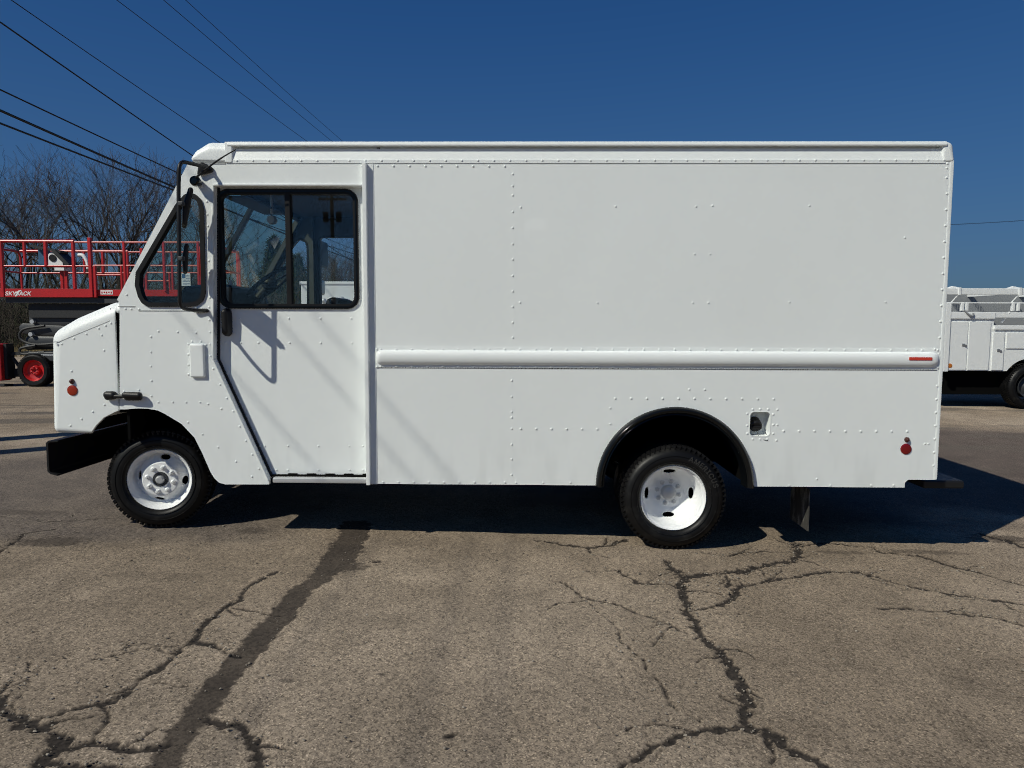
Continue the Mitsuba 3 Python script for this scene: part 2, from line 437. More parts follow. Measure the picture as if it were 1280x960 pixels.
def ground_fn(p, n, uv):
    f1, f2, cell = mikit.voronoi(p.x * 175, p.y * 175)
    g2 = mikit.noise(p.x * 85, p.y * 85, 4)
    big = mikit.fbm(p.x * 0.55, p.y * 0.55, 2, 4)
    mid = mikit.fbm(p.x * 4.5, p.y * 4.5, 8, 4)
    grain = 0.26 + 0.90 * cell + 0.62 * g2
    grain = grain * (1 - 0.5 * mikit.smoothstep(0.74, 0.98, g2) * mikit.smoothstep(0.4, 0.9, cell)) + 0.55 * mikit.smoothstep(0.93, 0.985, cell)
    c = mikit.mix((0.176, 0.138, 0.102), (0.234, 0.187, 0.142), mikit.smoothstep(0.3, 0.7, big)) * (0.74 + 0.52 * mid)
    # the darker, newer asphalt behind the van and along the left
    edge = p.y + 0.9 * (mikit.fbm(p.x * 0.5, p.y * 1.2, 5, 4) - 0.5) * 2
    dark = mikit.smoothstep(0.75, 1.35, edge) * mikit.smoothstep(7.6, 6.6, edge + 0.10 * (p.x - 6.0))
    patch = mikit.mix((0.062, 0.049, 0.042), (0.100, 0.079, 0.067), mid)
    right = mikit.smoothstep(-1.0, 1.0, p.x)
    left = mikit.smoothstep(-1.2, -2.2, p.x) * mikit.smoothstep(-0.35, 0.35, edge) * mikit.smoothstep(4.2, 2.2, edge)
    c = mikit.mix(c, patch, dark * right)
    c = mikit.mix(c, mikit.mix((0.082, 0.068, 0.060), (0.135, 0.110, 0.090), mid), left * 0.95)
    streak = mikit.smoothstep(0.58, 0.70, mikit.fbm(p.x * 0.35, p.y * 2.6, 12, 4)) * mikit.smoothstep(2.5, 5.0, p.y)
    c = mikit.mix(c, mi.Color3f(0.085, 0.072, 0.060), streak * 0.75)
    grassy = mikit.smoothstep(30, 36, p.y + 6 * mikit.noise(p.x * 0.3, p.y * 0.3))
    c = c * grain
    grass = mikit.mix((0.085, 0.070, 0.040), (0.16, 0.13, 0.075), mikit.fbm(p.x * 1.5, p.y * 1.5, 1, 4))
    c = mikit.mix(c, grass, grassy)
    c = mikit.mix(c, mi.Color3f(0.043, 0.034, 0.028) * (0.55 + 0.6 * g2), dr.clip(uv.y, 0, 1) * 0.94)
    return mikit.mix(c, mi.Color3f(0.022, 0.018, 0.016) * (0.4 + 1.0 * g2), dr.clip(uv.x, 0, 1) * 0.94)


scene['asphalt'] = {'type': 'principled', 'base_color': mikit.proc(ground_fn), 'roughness': 0.9, 'specular': 0.25}
add('ground', (np.c_[gp, gzv], gf), 'asphalt', smooth=True, uv=np.c_[crack, stain], kind='structure', label='weathered tan asphalt yard with dark cracks and a long tarred strip')

n = 3600
gpos = np.c_[rng.uniform(-3.6, 3.9, n), rng.uniform(-2.5, 1.5, n)]
ci = rng.random(n) < 0.45                              # many lie along the cracks
cp = np.vstack([q for q, w in LINES]); pick = cp[rng.integers(0, len(cp), ci.sum())]
gpos[ci] = pick + rng.normal(0, 0.045, (ci.sum(), 2))
st_ = trimesh.creation.icosphere(subdivisions=0); gv, gfc = np.array(st_.vertices), np.array(st_.faces)
gr_ = rng.gamma(4.0, 0.00075, n) + 0.0012
gzz = gz(gpos[:, 0]) + gr_ * 0.3
gm = (gv[None] * (gr_[:, None, None] * rng.uniform(0.6, 1.25, (n, 12, 1)) * np.array([1, 1, 0.7])) + np.c_[gpos, gzz][:, None]).reshape(-1, 3)
scene['grit_stone'] = {'type': 'diffuse', 'reflectance': mikit.proc(lambda p, n, uv: mikit.mix((0.10, 0.085, 0.07), (0.34, 0.30, 0.25), mikit.cell_rand(p.x * 60, p.y * 60)))}
add('grit', mesh(gm, (gfc[None] + (np.arange(n) * 12)[:, None, None]).reshape(-1, 3)), 'grit_stone', kind='stuff', label='loose grit and small stones scattered over the asphalt and along its cracks')

# ------------------------------------------------------------------ the step van
van = thing('step_van', 'white step van with riveted flat sides, sliding cab door and white steel wheels', 'van')
ZB = Z(606, 640)                                   # lower edge of the body
ZT1, ZT2, ZT3, ZT4, ZTOP = Z(204), Z(200), Z(187), Z(182.5), Z(177)
XP = X(466, 406)                                   # where the cargo body starts
XR = X(1178.8, 406)                                # its rear edge
XRC = X(285, 190)
WELL_C = (X(843, 608), ZB)
WELL_R = 0.545
well = Point(*WELL_C).buffer(WELL_R - 0.02, quad_segs=32)
# cargo sides
ZBU, ZBD = Z(435, 820), Z(460.5, 820)
up_poly = sbox(X(468), ZBD + 0.06, XR, ZT1 + 0.02)
add('side_panel', ex(up_poly, 0, 0.03), 'panel_paint', van)
xn = X(1131, 606)
low = Polygon([(X(468), ZBD + 0.058), (X(468), ZB), (xn - 0.0, ZB), (xn, ZB + 0.035), (xn + 0.02, ZB + 0.055), (XR, ZB + 0.055), (XR, ZBD + 0.058)])
fx0, fx1, fz0, fz1 = X(936.5, 530), X(963.5, 530), Z(546, 950), Z(514, 950)
fuel = rrect(fx0, fz0, fx1, fz1, 0.034)
add('side_panel', ex(low.difference(well).difference(fuel), 0, 0.03), 'panel_paint', van)
# fuel pocket
fp = add('fuel_pocket', cat([ex(fuel.difference(fuel.buffer(-0.005)), -0.002, 0.11), ex(fuel.buffer(-0.004), 0.108, 0.114)]), 'white_paint', van, label='recessed fuel filler pocket with a dark cap inside')
fc = np.array([(fx0 + fx1) / 2 - 0.012, 0.075, (fz0 + fz1) / 2 - 0.012])
cap = lathe([(0, -0.04), (0.034, -0.038), (0.043, -0.030), (0.045, -0.004), (0.045, 0.03), (0, 0.03)], 28)
cap = cat([cap, bx(-0.034, 0.034, -0.056, -0.036, -0.008, 0.008, 0.004)])
cap.apply_transform(trimesh.transformations.rotation_matrix(0.35, [1, 0, 0])); cap.apply_translation(fc)
add('fuel_cap', cap, 'black_plastic', fp, smooth=35)
add('tether', tube(smoothpath([fc + [0.02, -0.02, -0.03], fc + [0.01, -0.05, -0.07], fc + [0.045, -0.075, -0.10], fc + [0.075, -0.07, -0.098], fc + [0.065, -0.03, -0.05]]), 0.0022, 6), 'black_plastic', fp, smooth=True)
# belt rail: a half round bulge on a flat flange
x0, x1 = X(469), X(1175, 448)
fl = rrect(x0, ZBD, x1, ZBU, 0.02)
belt = add('belt_rail', ex(fl, -0.004, 0.028), 'white_paint', van)
add('belt_seam', bx(x0 + 0.02, x1 - 0.02, -0.0035, 0.001, ZBD - 0.005, ZBD), 'belt_sealant', van)
r_ = (Z(439, 820) - Z(457, 820)) / 2
zc = (Z(439, 820) + Z(457, 820)) / 2
prof = [(math.cos(a) * r_, math.sin(a)) for a in np.linspace(0, math.pi, 15)]
xs = np.r_[x0 + 0.006 + 0.035 * (1 - np.cos(np.linspace(0, math.pi / 2, 7))), np.linspace(x0 + 0.06, x1 - 0.09, 4), x1 - 0.012 - 0.06 * (1 - np.cos(np.linspace(math.pi / 2, 0, 9)))]
k_ = np.r_[np.sin(np.linspace(0.02, math.pi / 2, 7)), np.ones(4), np.sin(np.linspace(math.pi / 2, 0.02, 9))]
V, Fc = [], []
for i, (x, k) in enumerate(zip(xs, k_)):
    for a, b in prof: V.append((x, -0.004 - 0.031 * k * b ** 0.9, zc + a * (0.35 + 0.65 * k)))
n_ = len(prof)
for i in range(len(xs) - 1):
    for j in range(n_ - 1):
        q = i * n_ + j
        Fc += [[q, q + 1, q + n_ + 1], [q, q + n_ + 1, q + n_]]
Bm = mesh(V, Fc)
if Bm.face_normals[len(Fc) // 2][1] > 0: Bm.invert()
add('bulge', Bm, 'white_paint', belt, smooth=True)
add('reflector_strip', ex(rrect(X(1133, 448), Z(450, 1147), X(1161.5, 448), Z(446.2, 1147), 0.003), -0.0385, -0.028), 'reflector_tape', belt, label='orange red reflective strip on the rail near the tail')
# roof side rail with gutter, roof, rear header
sec = Polygon([(-0.005, ZT1), (-0.005, ZT2), (-0.002, ZT2 + 0.004), (0.002, ZT2 + 0.02), (0.006, ZT2 + 0.038), (0.010, ZT2 + 0.055), (0.013, ZT3), (0.013, ZT4 - 0.015), (0.046, ZT4 - 0.013), (0.046, ZT4 + 0.001), (-0.014, ZT4), (-0.016, ZT4 + 0.006), (-0.012, ZTOP - 0.008), (0.0, ZTOP), (0.06, ZTOP + 0.006), (0.06, ZT1)])
xg = XR + 0.016 - 0.060
add('roof_side_rail', ex_x(sec, XRC, xg), 'white_paint', van, smooth=25)
secF = Polygon([(W - a, b) for a, b in sec.exterior.coords])
add('roof_side_rail', ex_x(secF, XRC, xg), 'white_paint', van, smooth=25)
crown = [(0.03, ZTOP - 0.02)] + [(W * t, ZTOP + 0.004 + 0.05 * math.sin(math.pi * t)) for t in np.linspace(0.0205, 0.9795, 9)] + [(W - 0.03, ZTOP - 0.02)]
add('roof', ex_x(Polygon(crown), XRC, xg - 0.002), 'white_paint', van, smooth=25)
hq = XR + 0.016
add('roof_header', hull([((hq - r, y, z), r) for z, r in ((ZT1 + 0.024, 0.020), (ZTOP + 0.004 - 0.046, 0.046)) for y in (r - 0.008, W - r + 0.008)] + [((hq - 0.066, y, z), r) for z, r in ((ZT1 + 0.02, 0.014), (ZTOP + 0.004 - 0.020, 0.020)) for y in (r - 0.006, W - r + 0.006)], 3), 'white_paint', van, smooth=30)
# corner post at the tail, rear wall with two doors
add('corner_post', bx(XR - 0.012, XR + 0.016, -0.003, 0.05, ZB + 0.056, ZT1 + 0.02, 0.006), 'white_paint', van, smooth=30)
rw = add('end_wall', bx(XR - 0.04, XR - 0.002, 0.05, W - 0.03, ZB + 0.1, ZT1 + 0.018), 'white_paint', van)
for s in (0, 1):
    y0 = 0.25 + s * 0.98
    dk = add('cargo_door', bx(XR - 0.002, XR + 0.018, y0, y0 + 0.96, ZB + 0.2, ZT1 - 0.12, 0.006), 'white_paint', van, smooth=30)
    add('handle', bx(XR + 0.018, XR + 0.05, y0 + 0.46 + (0.4 - 0.8 * s), y0 + 0.5 + (0.4 - 0.8 * s), 1.15, 1.35, 0.01), 'black_plastic', dk)
add('clearance_lamp', cat([bx(XR + 0.016, XR + 0.05, 0.10, 0.16, Z(200, 1190) , Z(195.5, 1190), 0.008)]), 'truck_white', van, smooth=30)
add('side_panel', ex(sbox(XP, ZB, XR, ZT1 + 0.02).difference(Point(*WELL_C).buffer(WELL_R)), W - 0.03, W), 'white_paint', van)
# door post
add('door_post', cat([bx(X(456.5, 406), X(461.5, 406), -0.040, 0.095, ZB - 0.002, ZT1 - 0.002, 0.004), bx(X(461.5, 406) - 0.004, X(469.3, 406), -0.004, 0.05, ZB - 0.002, ZT1 - 0.004, 0.002)]), 'white_paint', van, smooth=30)

# cab side with the door opening and the quarter window
WB, WT = on_y(147.5, 377), on_y(237.5, 204)
arch_f = [(120, 531.7), (130, 521.7), (145, 514.2), (157, 511.7), (173, 510.5), (185, 511), (197, 513), (207, 518), (227, 530), (243, 547), (253, 567), (263, 590), (268, 598), (274, 603.5)]
cab_px = [(149.5, 385), (148, 377), (237.5, 204), (262, 203.8), (457, 204.2), (457, 231), (266.5, 231), (266.0, 380), (266.0, 449), (336, 600), (336, 605.5), (282, 605.5)] + arch_f[:2:-1] + [(149.5, 511.8)]
cab_poly = Polygon(xz(cab_px)).buffer(0)
qout = [(220, 256), (231, 243.5), (238, 241.5), (245, 243), (252, 249.5), (255.5, 262), (257.5, 367), (254.5, 376), (247, 382), (238, 383.6), (186, 383.6), (178, 379), (173.5, 371), (169.6, 357), (170.5, 341)]
q_out = rnd(Polygon(xz(qout)), 0.035)
q_in = q_out.buffer(-0.030, quad_segs=10)
add('cab_side_panel', ex(cab_poly.difference(q_out.buffer(-0.012)), 0, 0.035), 'panel_paint', van)
header_lip = bx(X(268, 231), X(457, 231), -0.010, 0.06, Z(232.4, 360), Z(229.6, 360), 0.004)
add('door_header_lip', header_lip, 'white_paint', van, smooth=30)
# the thin overlapping sheets of the cab side
for pts in ([(147.5, 383), (169, 383)], [(173, 388.3), (262, 388.3)]):
    a, b = on_y(*pts[0]), on_y(*pts[1])
    add('cab_seam', bx(a[0], b[0], -0.003, 0.001, a[2] - 0.003, a[2] + 0.003), 'seam_grey', van)
qw = add('quarter_window', ex(q_out.difference(q_in), -0.012, 0.04), 'seal_rubber', van, label='triangular quarter window in a black rubber seal')
add('pane', sheet(q_in.buffer(0.004), 0.012), 'cab_glass', qw)
stk = add('sticker', ex(rrect(X(227, 350, 0.016), Z(357.5, 232, 0.016), X(238, 350, 0.016), Z(341.5, 232, 0.016), 0.002), 0.015, 0.018), 'paper', qw, label='small pale inspection sticker with a blue square')
sxa, sxb, sza, szb = X(227, 350, 0.014), X(238, 350, 0.014), Z(357.5, 232, 0.014), Z(341.5, 232, 0.014)
add('sticker_print', cat([bx(sxa + 0.004, sxa + 0.026, 0.0135, 0.0148, szb - 0.034, szb - 0.006)] + [bx(sxa + (0.030 if k < 3 else 0.006), sxb - 0.005, 0.0135, 0.0148, szb - 0.012 - 0.011 * k - 0.003, szb - 0.012 - 0.011 * k) for k in range(7)]), 'print_blue', qw)
ap = add('a_pillar', cat([bar((WB[0] + 0.012, 0.05, WB[2]), (WT[0] + 0.012, 0.05, WT[2]), 0.10, 0.045, (-1, 0, 0.3)), ]), 'white_paint', van)
add('a_pillar', bar((WB[0] + 0.012, W - 0.05, WB[2]), (WT[0] + 0.012, W - 0.05, WT[2]), 0.10, 0.045, (-1, 0, 0.3)), 'grey_interior', van)
# access cover on the cab side
add('access_cover', bx(X(237), X(255.5), -0.024, 0.002, Z(471.5, 246), Z(430, 246), 0.012, 2), 'white_paint', van, smooth=30)
# windshield
ws = add('windshield_frame', cat([bar((WB[0] + 0.02, 0.1, WB[2] + 0.02), (WB[0] + 0.02, W - 0.1, WB[2] + 0.02), 0.06, 0.05), bar((WT[0], 0.1, WT[2] - 0.02), (WT[0], W - 0.1, WT[2] - 0.02), 0.06, 0.06),
                                   bar((WB[0] + 0.01, W / 2, WB[2]), (WT[0] + 0.01, W / 2, WT[2]), 0.055, 0.03, (-1, 0, 0.3))]), 'black_plastic', van)
for y0, y1 in ((0.1, W / 2 - 0.027), (W / 2 + 0.027, W - 0.1)):
    add('windshield_pane', mesh([(WB[0], y0, WB[2]), (WB[0], y1, WB[2]), (WT[0], y1, WT[2]), (WT[0], y0, WT[2])], [[0, 1, 2], [0, 2, 3]]), 'windshield_glass', van)
# roof cap
capb = []
for y in (0.075, W - 0.075):
    for (px, py), r in (((262, 176), 0.07), ((284, 176.2), 0.07), ((240, 185), 0.05), ((239, 202), 0.02), ((286, 202.5), 0.012)):
        p = on_y(px, py); capb.append((np.array([p[0] + (r if px < 250 else 0), 0, p[2] - r if py < 190 else p[2] + r]) + [0, (r - 0.006) if y < 1 else W - r + 0.006, 0], r))
add('roof_cap', hull(capb, 3), 'white_paint', van, smooth=40)
add('roof_cap_joint', bx(X(281.5, 190), X(290.5, 190), -0.011, 0.05, Z(203.4, 286), Z(177.5, 286), 0.006), 'white_paint', van, smooth=30)
add('roof_cap_seam', bx(X(238.5, 203), X(282, 203), -0.004, 0.02, Z(205.0, 262), Z(203.4, 262)), 'seam_grey', van)
# cab door, set back behind the side
RD = 0.07
dpx = [(262, 228), (460, 228), (460, 596), (332, 596), (262, 446)]
wd_out = rrect(X(272.5, 310, RD), Z(386, 360, RD), X(448.5, 310, RD), Z(236.5, 360, RD), 0.085)
wd_in = wd_out.buffer(-0.034, quad_segs=10)
dr_ = add('cab_door', ex(Polygon(xz(dpx, RD)).difference(wd_out.buffer(-0.015)), RD, RD + 0.035), 'panel_paint', van, label='white sliding cab door with a two pane window')
xd0, xd1 = X(357.5, 310, RD), X(364.5, 310, RD)
add('window_frame', ex(wd_out.difference(wd_in), RD - 0.014, RD + 0.04), 'seal_rubber', dr_)
add('window_divider', bx(xd0, xd1, RD - 0.012, RD + 0.03, wd_in.bounds[1] - 0.01, wd_in.bounds[3] + 0.01, 0.006), 'seal_rubber', dr_)
add('window_frame_ridge', ex(wd_out.buffer(-0.012).difference(wd_out.buffer(-0.020)), RD - 0.019, RD - 0.012), 'black_gloss', dr_)
b_ = wd_in.bounds
add('pane', sheet(wd_in.buffer(0.005).intersection(sbox(b_[0] - 1, b_[1] - 1, xd0 + 0.01, 9)), RD + 0.012), 'cab_glass', dr_)
add('pane', sheet(wd_in.buffer(0.005).intersection(sbox(xd1 - 0.01, b_[1] - 1, 99, 9)), RD + 0.020), 'cab_glass', dr_)
hc = on_y(281.3, 403, 0.02)
add('handle', cat([hull([((hc[0], 0.022, hc[2] + 0.068), 0.026), ((hc[0], 0.030, hc[2] - 0.066), 0.026), ((hc[0], 0.055, hc[2] + 0.066), 0.034), ((hc[0], 0.055, hc[2] - 0.064), 0.034)])]), 'black_plastic', dr_, smooth=40)
# the black weatherstrip in the gap in front of the door
strip = LineString(xz([(268.8, 231), (268.8, 449.5), (336.5, 598)])).buffer(0.0055, cap_style=2, join_style=1)
add('door_weatherstrip', ex(strip, 0.052, 0.075), 'seal_rubber', van)
add('door_jamb', ex(LineString(xz([(266.3, 231), (266.3, 449.5), (335, 600)])).buffer(0.004, cap_style=2), -0.006, 0.07), 'white_paint', van)
add('door_sill', bx(X(336), X(461), -0.006, 0.12, Z(604, 400), Z(597.5, 400), 0.008), 'zinc', van, smooth=30)
add('sill_gap', cat([bx(X(332), X(456), 0.04, 0.10, Z(597.6, 400), Z(595.6, 400))] + [bx(X(352 + 24 * k), X(364 + 24 * k), 0.055, 0.071, Z(596.5, 400), Z(594.2, 400), 0.003) for k in range(5)]), 'black_deep', van)

# hood
hx0, hx1 = on_y(64.3, 430, 0.06)[0], X(145.3, 450)
zt_r = on_y(146, 377, 0.11)[2]
zcr = on_y(64.5, 427)[2]
zhb = on_y(70, 542)[2]
RH = 0.11
hb = []
for y, s in ((0.0, 1), (W, -1)):
    hb += [((hx1 + 0.0 - 0.02, y + s * RH, zt_r - RH - 0.006), RH), ((hx0 + 0.235, y + s * RH, on_y(104, 395.3, 0.11)[2] - RH), RH), ((hx0 + RH + 0.002, y + s * RH, on_y(77, 408, 0.11)[2] - RH + 0.003), RH),
           ((hx0 + 0.045 + 0.012, y + s * 0.045, zhb + 0.045 - 0.0), (0.045, 0.045, 0.045)), ((hx1 - 0.008, y + s * 0.008, zhb + 0.008), 0.008), ((hx1 - 0.02, y + s * 0.02, zt_r - 0.16), 0.02)]
hood_m = hull(hb, 3)
hood_m = trimesh.intersections.slice_mesh_plane(hood_m, [-1, 0, 0], [hx1, 0, 0], cap=True, engine='manifold') if False else hood_m
arch_poly = Polygon(xz(arch_f + [(274, 700), (108, 700), (112, 543)])).buffer(0)
hood_m = cut(hood_m, bx(hx1, hx1 + 2, -1, W + 1, 0, 3), ex(arch_poly, -0.5, 1.0), ex(arch_poly, W - 1.0, W + 0.5), bx(hx0 + 0.02, hx1 + 0.1, 0.03, W - 0.03, zhb - 0.1, zhb + 0.12))
hood = add('hood', hood_m, 'white_paint', van, smooth=25)
sp = [on_y(a, b, -0.0) for a, b in ((66.5, 427.3), (73.5, 427.3), (105, 414.3), (137.3, 401))]
add('hood_seam', tube([p + [0, 0.0005, 0] for p in sp], 0.0030, 6), 'seam_grey', hood)
add('hood_seam', tube([on_y(137.3, 401) + [0, 0.0005, 0], on_y(135.8, 385) + [0, 0.022, 0]], 0.0022, 6), 'seam_grey', hood)
# cowl: rounded hood edge flange and the dark gap
add('cowl_gap', bx(X(144.5, 450), X(150.5, 450), 0.02, 0.6, on_y(149, 516)[2], on_y(148, 388)[2]), 'black_deep', van)
add('cowl', hull([((X(147.3, 384), y, on_y(147, 388)[2]), 0.016) for y in (0.022, W - 0.022)] + [((X(146.5, 378), y, on_y(147, 377.5)[2] - 0.05), 0.045) for y in (0.055, W - 0.055)] + [((X(153, 382), y, on_y(147, 384)[2]), 0.02) for y in (0.04, W - 0.04)], 2), 'white_paint', van, smooth=30)
# hood latch
lz = Z(495, 155)
lt = add('hood_latch', hull([((X(136.5, 495), -0.022, lz + 0.010), 0.026), ((X(143, 495), -0.020, lz + 0.006), 0.030), ((X(136.5, 495), -0.018, lz - 0.006), 0.022)]), 'black_plastic', van, smooth=40, label='black rubber hood latch across the gap')
add('strap', tube([(X(140, 495), -0.03, lz), (X(166, 495), -0.034, lz)], 0.013, 8), 'black_plastic', lt, smooth=True)
add('catch', hull([((X(160, 495), -0.036, lz + 0.010), 0.022), ((X(177, 495), -0.036, lz + 0.008), 0.024), ((X(177, 495), -0.03, lz - 0.008), 0.020), ((X(161, 495), -0.02, lz - 0.010), 0.020)]), 'black_plastic', lt, smooth=40)


# round reflectors and the little lamps above them
def button(px, py, r, m, name, label, dark):
    c = on_y(px, py)
    l = lathe([(0, -0.010), (r * 0.7, -0.0095), (r * 0.95, -0.006), (r, -0.002), (r, 0.004), (0, 0.004)], 32)
    add(name, moved(l, t=[c[0], 0, c[2]]), m, van, smooth=40, label=label)
    d = on_y(*dark)
    add('side_lamp', hull([((d[0], -0.010, d[2]), 0.014), ((d[0], 0.0, d[2]), 0.019)]), 'lamp_dark', van, smooth=40)


button(90.7, 488, 0.037, 'orange_lens', 'reflector', 'round orange reflector low on the hood side', (90.2, 476.8))
button(1132.3, 561.2, 0.038, 'red_lens', 'reflector', 'round red reflector low at the tail', (1133.5, 549.6))

# underside, wheel wells
add('floor_pan', cat([bx(X(300), X(735), 0.12, W - 0.04, ZB + 0.17, ZB + 0.22), bx(X(150), X(300), 0.83, W - 0.04, ZB + 0.17, ZB + 0.22), bx(X(735), X(955), 0.93, W - 0.04, ZB + 0.17, ZB + 0.22), bx(X(955), XR - 0.05, 0.06, W - 0.04, ZB + 0.17, ZB + 0.22)]), 'black_deep', van)
for y in (0.96, 1.42):
    add('frame_rail', bx(hx0 + 0.05, XR, y, y + 0.09, 0.46, 0.60), 'black_deep', van)
wl = Polygon(xz(arch_f + [(274, 606), (112, 606), (112, 543)])).buffer(0)
fw_well = wl.buffer(0.02).difference(wl).intersection(unary_union([sbox(-9, zhb + 0.02, 9, 9), sbox(X(200), ZB + 0.012, 9, 9)]))
add('wheel_well', cat([ex(fw_well, 0.02, 0.8), ex(wl.buffer(0.02).intersection(sbox(X(135), 0, 9, 9)), 0.79, 0.82)]), 'black_deep', van)
rwell = Point(*WELL_C).buffer(WELL_R, quad_segs=32).intersection(sbox(-9, ZB, 9, 9))
rin = Point(*WELL_C).buffer(WELL_R - 0.02, quad_segs=32)
add('wheel_well', cat([ex(rwell.difference(rin), 0.03, 0.9), ex(rwell, 0.9, 0.92)]), 'black_deep', van)
add('fender_lining', cat([bx(X(150.5), X(154), 0.035, 0.8, ZB + 0.3, 1.2)]), 'black_deep', van)
# rear arch flare, swept round the well
sect = [(WELL_R + 0.006, 0.004), (WELL_R + 0.007, -0.012), (WELL_R - 0.001, -0.030), (WELL_R - 0.014, -0.040), (WELL_R - 0.026, -0.036), (WELL_R - 0.034, -0.020), (WELL_R - 0.040, -0.016), (WELL_R - 0.048, -0.020), (WELL_R - 0.053, -0.006), (WELL_R - 0.053, 0.10), (WELL_R - 0.02, 0.10), (WELL_R - 0.018, 0.004)]
V, Fc = [], []
AN = np.linspace(-0.012, math.pi + 0.012, 49)
for a in AN:
    for r, y in sect: V.append((WELL_C[0] + r * math.cos(a), y, WELL_C[1] + r * math.sin(a) * 1.012))
n_ = len(sect)
for i in range(len(AN) - 1):
    for j in range(n_):
        q, w_ = i * n_ + j, i * n_ + (j + 1) % n_
        Fc += [[q, w_ + n_, w_], [q, q + n_, w_ + n_]]
fm = mesh(V, Fc)
if fm.volume < 0: fm.invert()
add('fender_flare', fm, 'black_gloss', van, smooth=50, label='glossy black flare round the rear wheel arch')

# bumpers
bp = [on_y(57.2, 551, 0.0), on_y(58.5, 592.5, 0.0)]
bxl = bp[0][0]
bz1, bz0 = bp[0][2], bp[1][2]
secb = Polygon([(bxl, bz0 + 0.02), (bxl, bz1 - 0.015), (bxl + 0.015, bz1), (bxl + 0.085, bz1 + 0.004), (bxl + 0.085, bz1 - 0.008), (bxl + 0.022, bz1 - 0.010), (bxl + 0.014, bz1 - 0.022), (bxl + 0.014, bz0 + 0.025), (bxl + 0.024, bz0 + 0.012), (bxl + 0.07, bz0 - 0.004), (bxl + 0.07, bz0 - 0.014), (bxl + 0.02, bz0)])
add('bumper', cat([ex(secb, 0.0, W), bx(bxl + 0.014, hx0 + 0.4, 0.96, 1.05, bz0 + 0.06, bz1 - 0.03), bx(bxl + 0.014, hx0 + 0.4, 1.42, 1.5, bz0 + 0.06, bz1 - 0.03)]), 'black_plastic', van, label='black steel front bumper standing off the hood')
add('step_bumper', cat([bx(XR - 0.02, XR + 0.27, 0.10, W - 0.1, Z(611, 1200, 0.1), Z(601, 1200, 0.1), 0.012), bx(XR - 0.3, XR + 0.0, 0.7, 0.8, 0.42, 0.55), bx(XR - 0.3, XR, 1.6, 1.7, 0.42, 0.55)]), 'black_plastic', van)
# axles, tank, springs, exhaust: dark things below
und = cat([tube([(REAR[0], 0.3, REAR[2]), (REAR[0], W - 0.3, REAR[2])], 0.06, 12), hull([((REAR[0], W / 2, REAR[2]), 0.17)]), bx(X(520), X(700), 0.95, 1.5, 0.28, 0.6, 0.05),
           tube([(FRONT[0], 0.4, FRONT[2]), (FRONT[0], W - 0.4, FRONT[2])], 0.045, 10), tube([(X(640), 1.9, 0.38), (XR - 0.1, 1.9, 0.40)], 0.04, 10)])
add('running_gear', und, 'black_deep', van, smooth=30)


# wheels, built with the outer face towards -y and the lip at y = 0
def tyre_mesh(width=0.215, lug=True, seed=0):
    R, hw = RT - 0.006, width
    p = [(0.2345, 0.006), (0.237, -0.010), (0.252, -0.027), (0.275, -0.034), (0.300, -0.034), (0.325, -0.027), (0.342, -0.014), (R - 0.012, 0.004), (R - 0.002, 0.018), (R, 0.04), (R + 0.001, hw / 2 - 0.01)]
    mirror = [(r, (hw - 0.02) - y) for r, y in p[::-1]]
    ring = p + mirror
    t = lathe(ring + [(0.226, hw - 0.03), (0.226, 0.03), ring[0]], 96)
    blocks = []
    rg = np.random.default_rng(seed)
    n = 62
    for k in range(n):
        a = 2 * math.pi * k / n
        for row, (y0, y1, rr, off) in enumerate([(0.004, 0.042, R, 0), (0.052, 0.080, R + 0.001, 0.5), (0.088, 0.112, R + 0.001, 0), (0.120, 0.148, R + 0.001, 0.5), (0.156, 0.19, R, 0)]):
            b = trimesh.creation.box([0.024 + 0.004 * (row == 0), y1 - y0, 0.014])
            b.apply_transform(trimesh.transformations.rotation_matrix(0.25 * (row % 2) - 0.12, [0, 0, 1]))
            b.apply_translation([0, (y0 + y1) / 2, rr + 0.0015])
            b.apply_transform(trimesh.transformations.rotation_matrix(a + off * 2 * math.pi / n, [0, 1, 0]))
            blocks.append(b)
        s = trimesh.creation.box([0.010, 0.010, 0.030])                      # shoulder lugs
        s.apply_translation([0, -0.004, R - 0.018])
        s.apply_transform(trimesh.transformations.rotation_matrix(a, [0, 1, 0]))
        blocks.append(s)
    rings = [lathe([(r - 0.0025, -0.033), (r, -0.0375), (r + 0.0025, -0.033)] + [(r + 0.0025, -0.028), (r - 0.0025, -0.028), (r - 0.0025, -0.033)], 72) for r in (0.262, 0.305)]
    return cat([t] + rings), cat(blocks)


def sidewall_text(word, r, a0, h):
    out, a = [], a0
    for ch in word:
        m = meshkit.text_mesh(ch, h, 0.003, True)
        w = m.bounds[1][0] - m.bounds[0][0]
        a += (w / 2 + 0.004) / r
        v = np.array(m.vertices); v[:, 0] -= (m.bounds[0][0] + w / 2)
        v = np.c_[v[:, 0], -v[:, 2] - 0.0335, v[:, 1] + r]
        m = mesh(v, m.faces)
        if m.volume < 0: m.invert()
        m.apply_transform(trimesh.transformations.rotation_matrix(a, [0, 1, 0]))
        out.append(m); a += (w / 2 + 0.004) / r
    return cat(out)


def ell_cyl(r, a, half_t, half_r, y0, y1, tilt=0):
    p = Point(0, 0).buffer(1, quad_segs=10)
    c = np.array(p.exterior.coords)[:-1] * [half_t, half_r]
    m = ex(Polygon(c), y0, y1)
    m.apply_translation([0, 0, r])
    m.apply_transform(trimesh.transformations.rotation_matrix(a, [0, 1, 0]))
    return m


